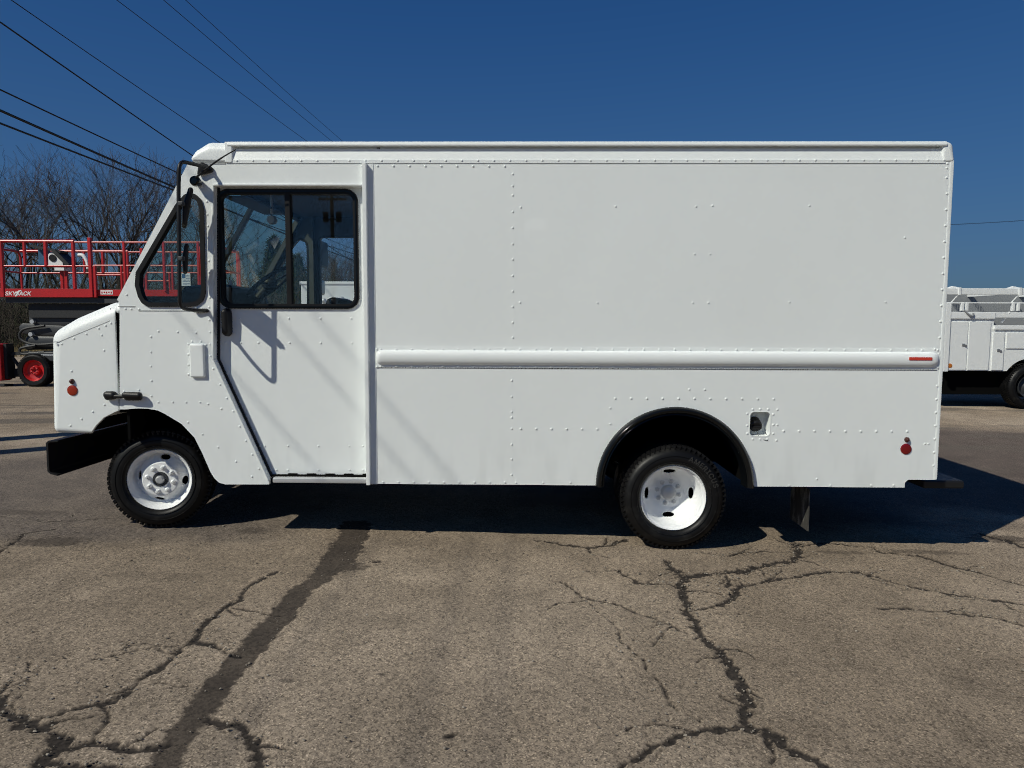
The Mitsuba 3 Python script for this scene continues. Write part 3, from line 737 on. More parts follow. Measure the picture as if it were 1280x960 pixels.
def nut(r, a, y, out=0.03):
    n = lathe([(0, y - out), (0.008, y - out), (0.0125, y - out + 0.006), (0.0135, y - 0.008), (0.019, y - 0.005), (0.019, y + 0.004), (0, y + 0.004)], 6)
    n.apply_translation([0, 0, r])
    n.apply_transform(trimesh.transformations.rotation_matrix(a, [0, 1, 0]))
    return n


TY, TB = tyre_mesh()


def wheel(name, M, front, label=None, text=False, dual=False):
    if front:
        rp = [(0, 0.020), (0.056, 0.020), (0.057, 0.012), (0.124, 0.010), (0.131, 0.014), (0.140, 0.030), (0.170, 0.070), (0.186, 0.098), (0.192, 0.098), (0.197, 0.080), (0.200, 0.040), (0.206, 0.022), (0.219, 0.012), (0.223, 0.002), (0.230, -0.006), (0.2355, 0.0), (0.2355, 0.010), (0.229, 0.014), (0.220, 0.030), (0.210, 0.060), (0.205, 0.12), (0.196, 0.17), (0.180, 0.120), (0.135, 0.040), (0.120, 0.022), (0, 0.030)]
        holes = [ell_cyl(0.163, math.radians(99 + 90 * k), 0.036, 0.017, -0.2, 0.4) for k in range(4)]
        nr, ny = 0.094, 0.010
    else:
        rp = [(0, 0.185), (0.085, 0.185), (0.108, 0.185), (0.122, 0.180), (0.150, 0.166), (0.176, 0.142), (0.190, 0.112), (0.198, 0.075), (0.202, 0.055), (0.207, 0.050), (0.211, 0.030), (0.221, 0.024), (0.224, 0.006), (0.230, -0.006), (0.2355, 0.0), (0.2355, 0.010), (0.229, 0.014), (0.222, 0.034), (0.213, 0.065), (0.208, 0.12), (0.203, 0.19), (0.186, 0.155), (0.152, 0.178), (0.118, 0.197), (0, 0.199)]
        holes = [ell_cyl(0.162, math.radians(90 * k), 0.044, 0.017, -0.2, 0.4) for k in range(4)]
        nr, ny = 0.083, 0.185
    rim = cut(lathe(rp, 96), *holes)
    if front: M = M @ np.diag([0.965, 1, 0.965, 1.0])
    k = add(name, moved(rim, M), 'white_wheel', van, smooth=35, label=label)
    add('tyre', moved(TY, M), 'tyre_rubber', k, smooth=40)
    add('tread', moved(TB, M), 'tyre_rubber', k, kind='stuff')
    if text:
        add('sidewall_lettering', moved(sidewall_text('AMERICUS', 0.288, math.radians(18), 0.034), M), 'letter_rubber', k)
    hubm = lathe([(0, -0.018), (0.022, -0.018), (0.030, -0.010), (0.034, 0.02), (0.0, 0.04)], 28) if front else lathe([(0, 0.125), (0.030, 0.126), (0.046, 0.132), (0.052, 0.144), (0.054, 0.186), (0, 0.188)], 32)
    add('hub', moved(hubm, M), 'zinc', k, smooth=40)
    if front:
        add('bore', moved(lathe([(0.036, 0.006), (0.054, 0.006), (0.056, 0.022), (0.030, 0.030)], 28), M), 'lift_grey', k)
    add('brake_drum', moved(lathe([(0.05, 0.125), (0.192, 0.125), (0.192, 0.185), (0.05, 0.185), (0.05, 0.125)] if front else [(0.05, 0.215), (0.19, 0.205), (0.19, 0.26), (0.05, 0.26), (0.05, 0.215)], 40), M), 'black_deep', k)
    for j in range(8):
        add('lug_nut', moved(nut(nr, 2 * math.pi * (j + 0.3) / 8, ny, 0.036 if front else 0.03), M), 'white_wheel' if front else 'zinc', k, smooth=30)
    if dual:
        M2 = M.copy(); M2[1, 3] += 0.29
        add('tyre', moved(TY, M2), 'tyre_rubber', k, smooth=40)


def tf(p, rz=0.0, ry=0.0, flip=False):
    M = trimesh.transformations.rotation_matrix(rz + (math.pi if flip else 0), [0, 0, 1]) @ trimesh.transformations.rotation_matrix(ry, [0, 1, 0])
    M[:3, 3] = p
    return M


steer = math.radians(11)
wheel('wheel', tf(FRONT, steer), True, 'front wheel turned slightly outwards, its hub face standing proud')
wheel('wheel', tf(REAR), False, 'deep dished white rear wheel with a black tyre', text=True, dual=True)
wheel('wheel', tf([FRONT[0], W - 0.19, FRONT[2]], steer, flip=True), True)
wheel('wheel', tf([REAR[0], W - 0.05, REAR[2]], 0, flip=True), False)
# mud flap
mf = on_y(1011, 640, 0.12)
flap = bx(-0.004, 0.004, 0.0, 0.34, 0.0, Z(612, 1011, 0.12) - Z(664, 1011, 0.12))
flap.apply_translation([mf[0], 0.12, Z(664, 1011, 0.12)])
add('mud_flap', flap, 'dirty_flap', van)

# mirror bracket, mirrors and antenna
E_ = -0.32


def P(px, py, y): return on_y(px, py, y)


pts = [P(262, 210, 0.0), P(250, 207, -0.10), P(224, 201, E_), P(223.2, 240, E_), P(224.6, 383.5, E_), P(236, 387.5, -0.2), P(258, 388, 0.0)]
mb = add('mirror_bracket', tube(fillet(pts, 0.06, 6), 0.0125, 10), 'black_plastic', van, smooth=True, label='black tubular mirror bracket beside the quarter window')
add('mount', hull([(P(253, 208, -0.012), 0.026), (P(263, 212, -0.008), 0.02), (P(249, 217, -0.02), 0.013)]), 'black_plastic', mb, smooth=40)
add('mount', hull([(P(243, 388, -0.02), 0.014), (P(259, 388.5, -0.008), 0.012)]), 'black_plastic', mb, smooth=40)
MD = np.array([-0.44, 0.90, 0.0])                   # the mirrors' wide direction: turned towards the driver
EM = -0.20
Tm, Bt = P(238, 240, EM), P(230.5, 280, EM)
mh = add('mirror', hull([(c + MD * q, r) for q in (-0.085, 0.10) for c, r in ((Tm, 0.016), (Bt, 0.016), ((Tm + Bt) / 2 + [-0.012, 0, 0], 0.020))]), 'black_plastic', mb, smooth=40)
Tm, Bt = P(233.0, 309, EM), P(231.5, 339, EM)
add('mirror', hull([(c + MD * q, r) for q in (-0.09, 0.10) for c, r in ((Tm, 0.014), (Bt, 0.014), ((Tm + Bt) / 2 + [-0.006, 0, 0], 0.018))]), 'black_plastic', mb, smooth=40)
for py in (254.5, 323):
    c = P(226.5, py, E_ - 0.012)
    add('clamp', cat([bx(c[0] - 0.016, c[0] + 0.018, c[1] - 0.018, c[1] + 0.02, c[2] - 0.014, c[2] + 0.014, 0.005), tube([c, c + [0.0, 0.13, 0.0]], 0.009, 8), moved(lathe([(0, -0.006), (0.009, -0.005), (0.009, 0.004), (0, 0.004)], 12), t=c + [0.008, -0.018, 0])]), 'lift_grey', mb, smooth=35)
ac = P(244.3, 226.5, -0.055)
an = add('antenna', tube(smoothpath([P(245, 222, -0.09), P(258, 211, -0.12), P(276, 198, -0.15), P(294.5, 187, -0.17)]), [0.0075] * 7 + [0.006] * 6 + [0.0045] * 6, 8), 'black_plastic', van, smooth=True, label='short black antenna leaning back over the cab')
add('antenna_base', cat([moved(lathe([(0, -0.030), (0.018, -0.029), (0.032, -0.018), (0.036, 0.0), (0.028, 0.03), (0.022, 0.058), (0, 0.058)], 28), t=ac), moved(lathe([(0.020, -0.033), (0.024, -0.033), (0.024, -0.02), (0.020, -0.02), (0.020, -0.033)], 24), t=ac)]), 'black_gloss', an, smooth=30)
# the same bracket on the far side
fb = [np.array([p[0], W - p[1], p[2]]) for p in fillet(pts, 0.06, 6)]
mb2 = add('mirror_bracket', tube(fb, 0.0125, 8), 'black_plastic', van, smooth=True)
c = P(234, 259, E_); c = np.array([c[0], W - E_, c[2]])
add('mirror', bx(c[0] - 0.03, c[0] + 0.03, c[1] - 0.13, c[1] + 0.13, c[2] - 0.14, c[2] + 0.14, 0.025), 'grey_interior', mb2, smooth=35)
c = P(232.5, 328, E_); c = np.array([c[0], W - E_, c[2]])
add('mirror', bx(c[0] - 0.02, c[0] + 0.02, c[1] - 0.09, c[1] + 0.09, c[2] - 0.08, c[2] + 0.08, 0.02), 'bare_metal', mb2, smooth=35)

# inside the cab
far_q = q_out.buffer(-0.012)
far_d = wd_out.buffer(-0.03)
far_cab = Polygon(xz([(149.5, 385), (148, 377), (237.5, 204), (470, 204), (470, 605), (149, 605)])).difference(arch_poly.buffer(0.0))
add('cab_side_panel', ex(far_cab.difference(far_q).difference(far_d), W - 0.035, W), 'grey_interior', van)
fq = add('quarter_window', ex(far_q.difference(far_q.buffer(-0.018)), W - 0.04, W + 0.01), 'seal_rubber', van)
add('pane', sheet(far_q.buffer(-0.014), W - 0.015), 'cab_glass', fq)
fdw = add('door_window', cat([ex(far_d.difference(far_d.buffer(-0.02)), W - 0.04, W + 0.01)]), 'seal_rubber', van)
add('pane', sheet(far_d.buffer(-0.014), W - 0.015), 'cab_glass', fdw)
add('door_post', bx(X(262), X(270), W - 0.10, W - 0.036, ZB + 0.2, ZT1), 'grey_interior', van)
add('bulkhead', bx(X(472), X(476), 0.04, W - 0.04, ZB + 0.2, ZTOP - 0.02), 'grey_interior', van)
add('headliner', bx(X(238), X(472), 0.04, W - 0.04, Z(206), Z(200)), 'grey_interior', van)
dash = add('dashboard', cat([bx(WB[0] + 0.03, WB[0] + 0.42, 0.10, W - 0.06, 1.0, Z(383, 200, 0.3) - 0.02, 0.05), bx(WB[0] + 0.30, WB[0] + 0.72, 0.22, 0.92, 1.05, Z(358, 300, 0.5), 0.07), bx(WB[0] + 0.3, WB[0] + 0.9, 0.95, 1.5, 0.6, 1.25, 0.08)]), 'black_plastic', van, smooth=40)
pp = on_y(292, 359, 0.40)
add('paper_slip', bx(pp[0] - 0.012, pp[0] + 0.014, 0.34, 0.344, pp[2] - 0.05, pp[2] + 0.05), 'paper', dash)
sc_ = on_y(337, 355, 0.62)
tor = trimesh.creation.torus(0.205, 0.016, 40, 12)
tor.apply_transform(trimesh.transformations.rotation_matrix(math.radians(-38), [0, 1, 0])); tor.apply_translation(sc_)
spk = [bar(sc_, sc_ + np.array([0.2 * math.cos(a) * math.cos(math.radians(38)), 0.2 * math.sin(a), 0.2 * math.cos(a) * math.sin(math.radians(38))]), 0.035, 0.012) for a in (0.6, 2.4, 4.7)]
add('steering_wheel', cat([tor, tube([sc_, sc_ + [-0.25, 0, -0.3]], 0.035, 10), hull([(sc_, 0.06)])] + spk), 'black_plastic', van, smooth=40)
sx = X(415, 406, 0.6)
add('driver_seat', cat([bx(sx - 0.42, sx + 0.05, 0.38, 0.88, 1.02, 1.14, 0.05), bx(sx - 0.0, sx + 0.12, 0.38, 0.88, 1.10, Z(372, 420, 0.5), 0.05), bx(sx - 0.3, sx, 0.5, 0.76, 0.66, 1.03)]), 'black_plastic', van, smooth=40)
add('sun_visor', bx(WT[0] + 0.1, WT[0] + 0.28, 0.3, 1.1, WT[2] - 0.18, WT[2] - 0.165, 0.006), 'grey_interior', van)
fan = on_y(340, 275, 0.8)
add('cab_fan', cat([moved(lathe([(0, -0.03), (0.03, -0.03), (0.038, 0.0), (0.03, 0.04), (0, 0.04)], 20), t=[fan[0], 0.8, fan[2]]), tube([(fan[0], 0.8, fan[2] + 0.05), (fan[0], 0.8, WT[2] - 0.02)], 0.012, 8)]), 'zinc', van, smooth=40)

# rivets
rv = []


def row(a, b, step, y=-0.001):
    n = max(1, int(round(math.hypot(b[0] - a[0], b[1] - a[1]) / step)))
    for k in range(n + 1):
        t = k / n; rv.append((a[0] + (b[0] - a[0]) * t, a[1] + (b[1] - a[1]) * t, y))


row((296, 201.0), (1180, 200.0), 20.2, -0.005)
row((452, 207.4), (631, 207.8), 19.9)
for y in (217.5, 232.5, 244, 264.7, 284.7, 305, 324.4, 344.7, 364, 383.4, 403, 422): rv.append((640.9, y, 0))
for y in (475.7, 496, 514.8, 521.8, 536, 555.5, 574, 593.5): rv.append((639.6, y, 0))
row((476, 436.4), (1172, 437.6), 19.3, -0.004); row((476, 458.2), (1172, 459.6), 19.3, -0.004)
for x in (471, 1168.5): rv += [(x, 436.4, -0.004), (x, 458.6, -0.004)]
row((651, 536), (746.5, 536.4), 19.2); row((979.5, 538.7), (1134, 539.2), 19.6)
row((479, 602.6), (631, 602.9), 19.2)
for x in (645, 679, 713): rv.append((x, 603.4, 0))
for x in (986.5, 1038, 1089, 1117): rv.append((x, 606.6, 0))
row((769, 498), (967, 498.8), 19.7)
rv += [(a, b, 0) for a, b in [(861.6, 486.7), (881, 487), (762.7, 510), (762.7, 530), (971.7, 512), (971.7, 531), (970.5, 550.5), (1021, 598.7), (1156, 554.7), (1160.3, 554.7)]]
for a in ((934, 517), (934, 532), (934, 542), (941, 511.6), (950, 511.5), (960, 511.6), (966.5, 518), (966.5, 531), (966.5, 542), (941, 549), (950, 549), (959, 549)): rv.append((*a, 0))
for x, y in ((1186.3, 199), (1185.6, 204.5), (1185, 210), (1184.6, 222)): rv.append((x - 1.5, y, 0))
row((1183.6, 242), (1173.5, 442), 20); row((1171.3, 482.5), (1167, 582), 17.5)
rv += [(a, b, 0) for a, b in [(651, 259), (650, 378), (769.5, 258), (870, 258), (890.6, 257), (1011.8, 257), (1131, 297), (868, 317.5), (887.6, 317.5), (747, 378.5), (866, 378.5), (885.4, 378.5), (987, 377.5), (1107, 377.5)]]
rv += [(a, b, 0) for a, b in [(258.6, 252), (259.2, 268), (259.8, 282.5), (260.2, 297.5), (260.6, 312.5), (261, 326), (261.6, 341), (261.8, 356), (262.2, 372), (261.4, 384), (261.7, 400), (262.6, 415), (262.6, 430), (263, 445), (266.6, 461), (275, 480.7), (283.4, 497.7), (291.6, 514), (299.6, 533), (307.3, 551), (315.3, 568), (323.6, 586),
                              (188.7, 421), (188.7, 440), (188.7, 457.7), (189.3, 476), (189.3, 495), (198, 414), (222, 415), (245, 416), (198, 502.7), (216, 502.7), (232.7, 502.7), (250, 502.7), (260, 505), (276.7, 511), (235, 528), (253, 542.7), (272.7, 559), (295, 577), (315, 595.7), (174, 386.5), (157, 386), (164, 386.4), (158.5, 368.5), (155, 489.5), (173.5, 487.5),
                              (235.5, 430), (235.5, 443), (235.5, 456), (235.5, 468), (240, 427), (251, 427), (257.5, 431), (245, 384.8), (252, 386.2)]]
rv += [(a, b, 0.07) for a, b in [(361, 398), (400.6, 398), (439, 398), (456, 398), (300, 398.5), (282, 428.6), (301, 428.6), (323, 428.6), (362, 428.6), (401, 428.6), (440, 428.6), (456, 428.6), (324, 557.5), (331, 557.5), (360, 557.5), (398, 557.5), (436.5, 557.5), (453.5, 557.5), (338, 587.5), (345.5, 587.5), (360, 587.5), (398, 587.5), (437, 587.5), (453.5, 587.5),
                                 (284, 467), (292, 485), (300, 502.5), (308.5, 520), (317, 538), (325.5, 556), (333, 573)]]
rv += [(a, b, 0) for a, b in [(89.4, 464), (130, 438), (127, 419), (77, 430), (71.5, 430.6), (92.5, 423), (108, 417.5), (123.4, 410.5), (132, 407), (138.5, 404), (130.5, 506), (116, 514.7), (102, 523.7), (88, 532)]]
dome = trimesh.creation.icosphere(subdivisions=2)
dv = np.array(dome.vertices); keep = (dv[dome.faces][:, :, 1] < 0.3).all(1)
dome = mesh(dv * [0.0078, 0.0052, 0.0078], dome.faces[keep])
add('rivets', cat([moved(dome, t=[*(lambda q: (q[0], y, q[2]))(on_y(a, b, y))]) for a, b, y in rv]), 'white_paint', van, smooth=True, kind='stuff')

# ------------------------------------------------------------------ scissor lift
LY = 11.1
lift = thing('scissor_lift', 'red railed scissor lift folded down on black scissor arms with red wheels', 'scissor lift')
LW = 2.2                                            # its width, away from the viewer
gl = float(gz(-9.5))


def LP(px, py, y=LY): return on_y(px, py, y)


LXE = LP(0, 406)[0] - 1.0                           # left end, outside the frame
LX2 = X(250, 300, LY)                               # right end, behind the van
zt, zm, z1, z0 = Z(301.5, 60, LY), Z(332.5, 60, LY), Z(361, 60, LY), Z(371.5, 60, LY)
xg1, xg2 = X(116.5, 366, LY), X(118.5, 366, LY)
tb = add('toe_board', bx(LXE, xg1, LY - 0.01, LY + 0.03, z0, z1, 0.004), 'lift_red', lift, smooth=30)
x_t = X(6.5, 366, LY)
tm = meshkit.text_mesh('SKYJACK', 1.0, 0.02, True)
v = np.array(tm.vertices); v -= tm.bounds[0]; ext = tm.bounds[1] - tm.bounds[0]
wl_, hl_ = X(38.5, 366, LY) - x_t, Z(364.2, 20, LY) - Z(369.4, 20, LY)
tmm = mesh(np.c_[x_t + v[:, 0] / ext[0] * wl_ + v[:, 1] / ext[1] * hl_ * 0.25, LY - 0.014 + v[:, 2] / ext[2] * 0.005, Z(369.4, 20, LY) + v[:, 1] / ext[1] * hl_], tm.faces)
add('lettering', tmm, 'print_white', tb, label='white brand lettering on the red toe board')
jx = X(22.5, 366, LY)
add('emblem', cat([bar((jx - 0.05, LY - 0.015, Z(370.3, 22, LY)), (jx + 0.05, LY - 0.015, Z(363, 22, LY)), 0.006, 0.03, (1, 0, 0)), bar((jx - 0.02, LY - 0.015, Z(365.2, 22, LY)), (jx + 0.09, LY - 0.015, Z(363, 22, LY)), 0.006, 0.022), bar((jx - 0.06, LY - 0.015, Z(366.4, 22, LY)), (jx + 0.03, LY - 0.015, Z(364.8, 22, LY)), 0.006, 0.02)]), 'print_white', tb)
eb = add('extension_toe_board', bx(xg2 + 0.03, LX2, LY + 0.03, LY + 0.07, Z(370, 130, LY), Z(362, 130, LY), 0.004), 'lift_red', lift, smooth=30)
a, b = LP(126, 368, LY + 0.03), LP(141, 362.8, LY + 0.03)
dec = add('decal', bx(a[0], b[0], LY + 0.024, LY + 0.029, a[2], b[2]), 'print_white', eb)
for k in range(5):
    xx = a[0] + (b[0] - a[0]) * (0.06 + 0.19 * k)
    add('decal_mark', bx(xx, xx + 0.03, LY + 0.020, LY + 0.023, a[2] + 0.02 + 0.012 * (k % 2), b[2] - 0.03), 'lift_red', dec)
for y_, dz in ((LY + 0.01, 0.0), (LY + LW, 0.0)):
    far = y_ > LY + 1
    for (xa, xb, z, t_) in ((LXE, X(92, 300, LY), zt, 0.035), (X(92, 300, LY), LX2, zt - 0.02, 0.022), (LXE, X(117, 330, LY), zm, 0.022), (X(117, 330, LY), LX2, zm + 0.015, 0.018)):
        add('guard_rail', tube([(xa, y_, z), (xb, y_, z)], t_, 8), 'lift_red', lift, smooth=40)
    for px, ztp, zbt, t_ in ((2, zt, z0, 0.04), (31, zt, zm, 0.028), (57.5, zt, zm, 0.034), (92, zt, z1, 0.034), (113, Z(297, 110, LY), z0, 0.042), (118, zm, z0, 0.032), (151, zm, Z(364, 150, LY), 0.022), (155.5, zt, Z(364, 150, LY), 0.03), (205, zt, Z(364, 150, LY), 0.03), (248, zt, Z(364, 150, LY), 0.03)):
        x_ = X(px, 330, LY)
        add('guard_post', bx(x_ - 0.82 * t_, x_ + 0.82 * t_, y_ - t_, y_ + t_, zbt, ztp, 0.006), 'lift_red', lift, smooth=30)
    add('gate_rail', tube([(X(119, 340, LY), y_, Z(343.5, 130, LY)), (X(151, 340, LY), y_, Z(343.5, 130, LY))], 0.02, 8), 'lift_red', lift, smooth=40)
for x_ in (LXE, LX2):
    add('end_rail', tube(fillet([(x_, LY, Z(365, 60, LY)), (x_, LY, zt - 0.02), (x_, LY + LW, zt - 0.02), (x_, LY + LW, Z(365, 60, LY))], 0.2), 0.028, 8), 'lift_red', lift, smooth=40)
    add('end_rail', tube([(x_, LY, zm), (x_, LY + LW, zm)], 0.02, 8), 'lift_red', lift, smooth=40)
add('toe_board', bx(LXE, LX2, LY + LW - 0.02, LY + LW + 0.02, z0, z1), 'lift_red', lift)
add('deck', bx(LXE + 0.02, LX2, LY + 0.07, LY + LW - 0.03, z0 + 0.02, z0 + 0.06), 'lift_grey', lift)
add('platform_beam', bx(X(4, 375, LY), LX2 - 0.1, LY + 0.08, LY + 0.16, Z(378.5, 60, LY), z0 - 0.005), 'lift_grey', lift)
add('platform_underframe', bx(X(28, 385, LY), LX2 - 0.2, LY + 0.20, LY + LW - 0.2, Z(397, 60, LY), Z(379, 60, LY)), 'lift_dark', lift)
# control console on the platform, seen above the mid rail
cy = LY + 1.1
ccx = lambda q, r: tuple(on_y(q, r, cy)[[0, 2]])
cs = add('control_console', ex(rnd(Polygon([ccx(60, 333.5), (ccx(60, 318)), ccx(65, 314), ccx(71, 314), ccx(77, 319), ccx(79, 333.5)]), 0.02), cy, cy + 0.35), 'print_white', lift, smooth=30, label='white control console with a black dial under a dark hood')
add('dial', ex(Point(*ccx(66, 322.5)).buffer(0.085), cy - 0.02, cy + 0.01), 'black_plastic', cs)
add('console_hood', cat([bar((ccx(38, 307)[0], cy + 0.1, ccx(38, 307)[1]), (ccx(77, 315)[0], cy + 0.1, ccx(77, 315)[1]), 0.3, 0.05), bar((ccx(70, 314)[0], cy + 0.1, ccx(70, 314)[1]), (ccx(88, 332)[0], cy + 0.1, ccx(88, 332)[1]), 0.4, 0.09)]), 'lift_dark', cs)
add('console_base', cat([bx(ccx(68, 336)[0], ccx(80, 336)[0], cy, cy + 0.3, ccx(70, 338)[1], ccx(70, 334.5)[1])] ), 'print_white', cs)
add('console_leg', cat([bx(ccx(q, 340)[0] - 0.03, ccx(q, 340)[0] + 0.03, cy + 0.1, cy + 0.16, z0 + 0.06, ccx(70, 338)[1]) for q in (73, 78.5)]), 'lift_red', cs)
add('document_box', bx(ccx(41, 330)[0], ccx(54, 330)[0], cy + 0.2, cy + 0.3, ccx(50, 330.5)[1], ccx(50, 311)[1], 0.01), 'print_blue', lift)
add('cable_loop', tube(smoothpath([on_y(98, 319, cy), on_y(104, 319.5, cy), on_y(109, 327, cy), on_y(110.5, 336, cy)]), 0.045, 10), 'print_white', lift, smooth=40)
# scissor stack
sxl, sxr = X(33, 420, LY), LX2 - 0.5
for k, (ya, yb, w_, m_) in enumerate(((399, 408, 0.13, 'lift_grey'), (412, 405, 0.11, 'lift_dark'), (411, 424, 0.13, 'lift_grey'), (430, 419, 0.11, 'lift_dark'), (427, 430, 0.12, 'lift_grey'), (434, 427, 0.08, 'lift_dark'))):
    for yy in (LY + 0.3, LY + LW - 0.4):
        p0 = np.array([sxl - 0.12 * (k % 3), yy + 0.07 * (k % 2), Z(ya, 60, LY)]); p1 = np.array([sxr, yy + 0.07 * (k % 2), Z(yb, 60, LY)])
        add('scissor_arm', hull([(p0, (w_, 0.03, w_)), (p1, (w_, 0.03, w_))]), m_, lift, smooth=30)
for k, py in enumerate((402, 418, 433)):
    add('arm_pin', tube([(sxl - 0.05 * k, LY + 0.2, Z(py, 40, LY)), (sxl - 0.05 * k, LY + LW - 0.2, Z(py, 40, LY))], 0.05, 12), 'zinc', lift, smooth=40)
add('hydraulic_hose', cat([tube(smoothpath([(sxl + 0.3, LY + 0.2, Z(407, 40, LY)), (sxl - 0.2, LY + 0.2, Z(412, 40, LY)), (sxl - 0.28, LY + 0.2, Z(424, 40, LY)), (sxl + 0.1, LY + 0.2, Z(431, 40, LY)), (sxl + 0.9, LY + 0.22, Z(427, 40, LY))]), 0.03, 8), tube(smoothpath([(sxl + 0.1, LY + 0.15, Z(432, 40, LY)), (sxl - 0.25, LY + 0.15, Z(436, 40, LY)), (sxl - 0.2, LY + 0.15, Z(443, 40, LY)), (sxl + 0.3, LY + 0.15, Z(440, 40, LY))]), 0.03, 8)]), 'lift_dark', lift, smooth=40)
ch = add('chassis', cat([bx(X(30, 440, LY), LX2 - 0.3, LY + 0.12, LY + LW - 0.12, Z(452, 60, LY), Z(440, 60, LY), 0.02), bx(X(36, 460, LY), LX2 - 0.6, LY + 0.4, LY + LW - 0.4, Z(470, 60, LY), Z(450, 60, LY))]), 'lift_grey', lift)
add('drill_holes', cat([moved(lathe([(0, -0.004), (0.022, -0.004), (0.022, 0.01), (0, 0.01)], 10), t=[X(48 + 2.6 * k, 443, LY), LY + 0.118, Z(444, 60, LY)]) for k in range(18)]), 'zinc', ch)
for y_ in (LY, LY + LW - 0.3):
    for px in (42.3, 220):
        wc = on_y(px, 470, LY); wc = np.array([wc[0], y_, float(gz(wc[0])) + 0.375])
        sm = lathe([(0, 0.10), (0.05, 0.02), (0.10, 0.02), (0.12, 0.09), (0.20, 0.07), (0.235, 0.0), (0.25, 0.0), (0.25, 0.2), (0, 0.2)], 40)
        ty = lathe([(0.24, 0.01), (0.255, -0.02), (0.33, -0.03), (0.36, -0.005), (0.372, 0.05), (0.372, 0.2), (0.36, 0.26), (0.25, 0.26), (0.24, 0.01)], 48)
        tr = [moved(bx(-0.02, 0.02, 0.0, 0.24, 0.362, 0.378), trimesh.transformations.rotation_matrix(2 * math.pi * k / 36, [0, 1, 0])) for k in range(36)]
        k = add('wheel', moved(sm, t=wc), 'lift_red', lift, smooth=35)
        add('tyre', moved(cat([ty] + tr), t=wc), 'tyre_rubber', k, smooth=35)
        for j in range(6):
            add('lug_nut', moved(nut(0.075, j * math.pi / 3, 0.02, 0.03), t=wc), 'lift_red', k)
ox = X(1.5, 455, LY)
add('outrigger_box', bx(ox - 0.9, ox + 0.03, LY - 0.05, LY + 0.3, Z(476, 5, LY), Z(430, 5, LY), 0.03), 'lift_red', lift, smooth=30)
add('outrigger_bracket', cat([bx(ox + 0.03, ox + 0.10, LY + 0.05, LY + 0.3, Z(474, 5, LY), Z(430, 5, LY)), bar((ox + 0.1, LY + 0.2, Z(443, 10, LY)), (X(30, 440, LY), LY + 0.2, Z(441, 20, LY)), 0.08, 0.08), bar((ox + 0.1, LY + 0.2, Z(446, 10, LY)), (X(18, 440, LY), LY + 0.2, Z(462, 20, LY)), 0.06, 0.05),
                              bx(ox, X(24, 460, LY), LY + 0.25, LY + 0.4, Z(472, 5, LY), Z(462, 5, LY))]), 'lift_dark', lift)
add('outrigger_foot', bx(ox - 0.4, ox + 0.06, LY - 0.02, LY + 0.28, gz(ox) + 0.002, gz(ox) + 0.05, 0.01), 'lift_dark', lift)

# ------------------------------------------------------------------ utility truck on the right
TYY = 10.0
ut = thing('utility_truck', 'white service truck with side cabinets and a ladder rack, parked beyond the van tail', 'truck')


def TX(px, py=430): return on_y(px, py, TYY)[0]
def TZ(py): return on_y(1230, py, TYY)[2]


tx0, tstep = TX(1183.5), TX(1243, 400)
tzb = TZ(463.8)
wx = TX(1289, 470); twr = 0.47
arch = Point(wx, float(gz(wx)) + twr).buffer(twr + 0.13, quad_segs=20)
tend = wx + 1.55
bodyp = Polygon([(tx0, tzb), (tend, tzb), (tend, TZ(408)), (tstep, TZ(408)), (tstep, TZ(397.5)), (tx0, TZ(397.5))]).difference(arch)
add('service_body', ex(bodyp, TYY + 0.012, TYY + 0.5), 'truck_white', ut)
add('service_body', ex(bodyp, TYY + 1.7, TYY + 2.1), 'truck_white', ut)
add('bed', cat([bx(tx0, tend, TYY + 0.5, TYY + 1.7, 0.75, 0.82), bx(tx0 + 0.1, wx + 4.2, TYY + 0.6, TYY + 1.5, 0.45, 0.6), bx(tx0 + 0.05, wx + 0.5, TYY + 0.27, TYY + 1.9, 0.12, 0.62)]), 'black_deep', ut)


def tdoor(x0, x1, y0, y1, hp=None):
    a, b = TX(x0, y0), TX(x1, y0)
    d = add('cabinet_door', bx(a, b, TYY - 0.012, TYY + 0.012, TZ(y1), TZ(y0), 0.005), 'truck_white', ut, smooth=30)
    if hp:
        add('latch', cat([bx(TX(hp[0]) - 0.035, TX(hp[0]) + 0.02, TYY - 0.03, TYY - 0.01, TZ(hp[1] + 1.6), TZ(hp[1] - 1.4), 0.006), moved(lathe([(0, -0.02), (0.025, -0.018), (0.03, 0), (0, 0)], 14), t=[TX(hp[0] + 2.4), TYY - 0.010, TZ(hp[1] + 1.2)])]), 'bare_metal', d, smooth=30)


tdoor(1186.5, 1210.2, 402.3, 462.5, (1204, 431)); tdoor(1212, 1238.5, 402.3, 462.5); tdoor(1241.5, 1255.8, 415.5, 462.5, (1248, 437.5)); tdoor(1258.5, 1316, 415.5, 435.5)
add('body_top_trim', bx(tx0, tstep + 0.0, TYY - 0.03, TYY + 0.5, TZ(398.5), TZ(390), 0.01), 'truck_white', ut, smooth=30)
add('body_top_trim', bx(tstep + 0.0, tend, TYY - 0.03, TYY + 0.5, TZ(412), TZ(406.5), 0.01), 'truck_white', ut, smooth=30)
add('top_rail', bx(TX(1244, 394), tend, TYY - 0.01, TYY + 0.06, TZ(397), TZ(390.2), 0.008), 'truck_white', ut, smooth=30)
add('rail_bracket', bar((TX(1262, 392), TYY, TZ(390)), (TX(1256, 403), TYY + 0.1, TZ(403)), 0.05, 0.03), 'truck_white', ut)
add('corner_post', bx(tx0 - 0.06, tx0 + 0.03, TYY - 0.04, TYY + 0.04, tzb - 0.01, TZ(379)), 'truck_white', ut)
add('side_lamp', moved(lathe([(0, -0.03), (0.04, -0.028), (0.055, -0.01), (0.055, 0.0), (0, 0)], 20), t=[TX(1188.4), TYY + 0.006, TZ(457.3)]), 'amber_lens', ut, smooth=40, label='round amber marker lamp at the lower rear corner')
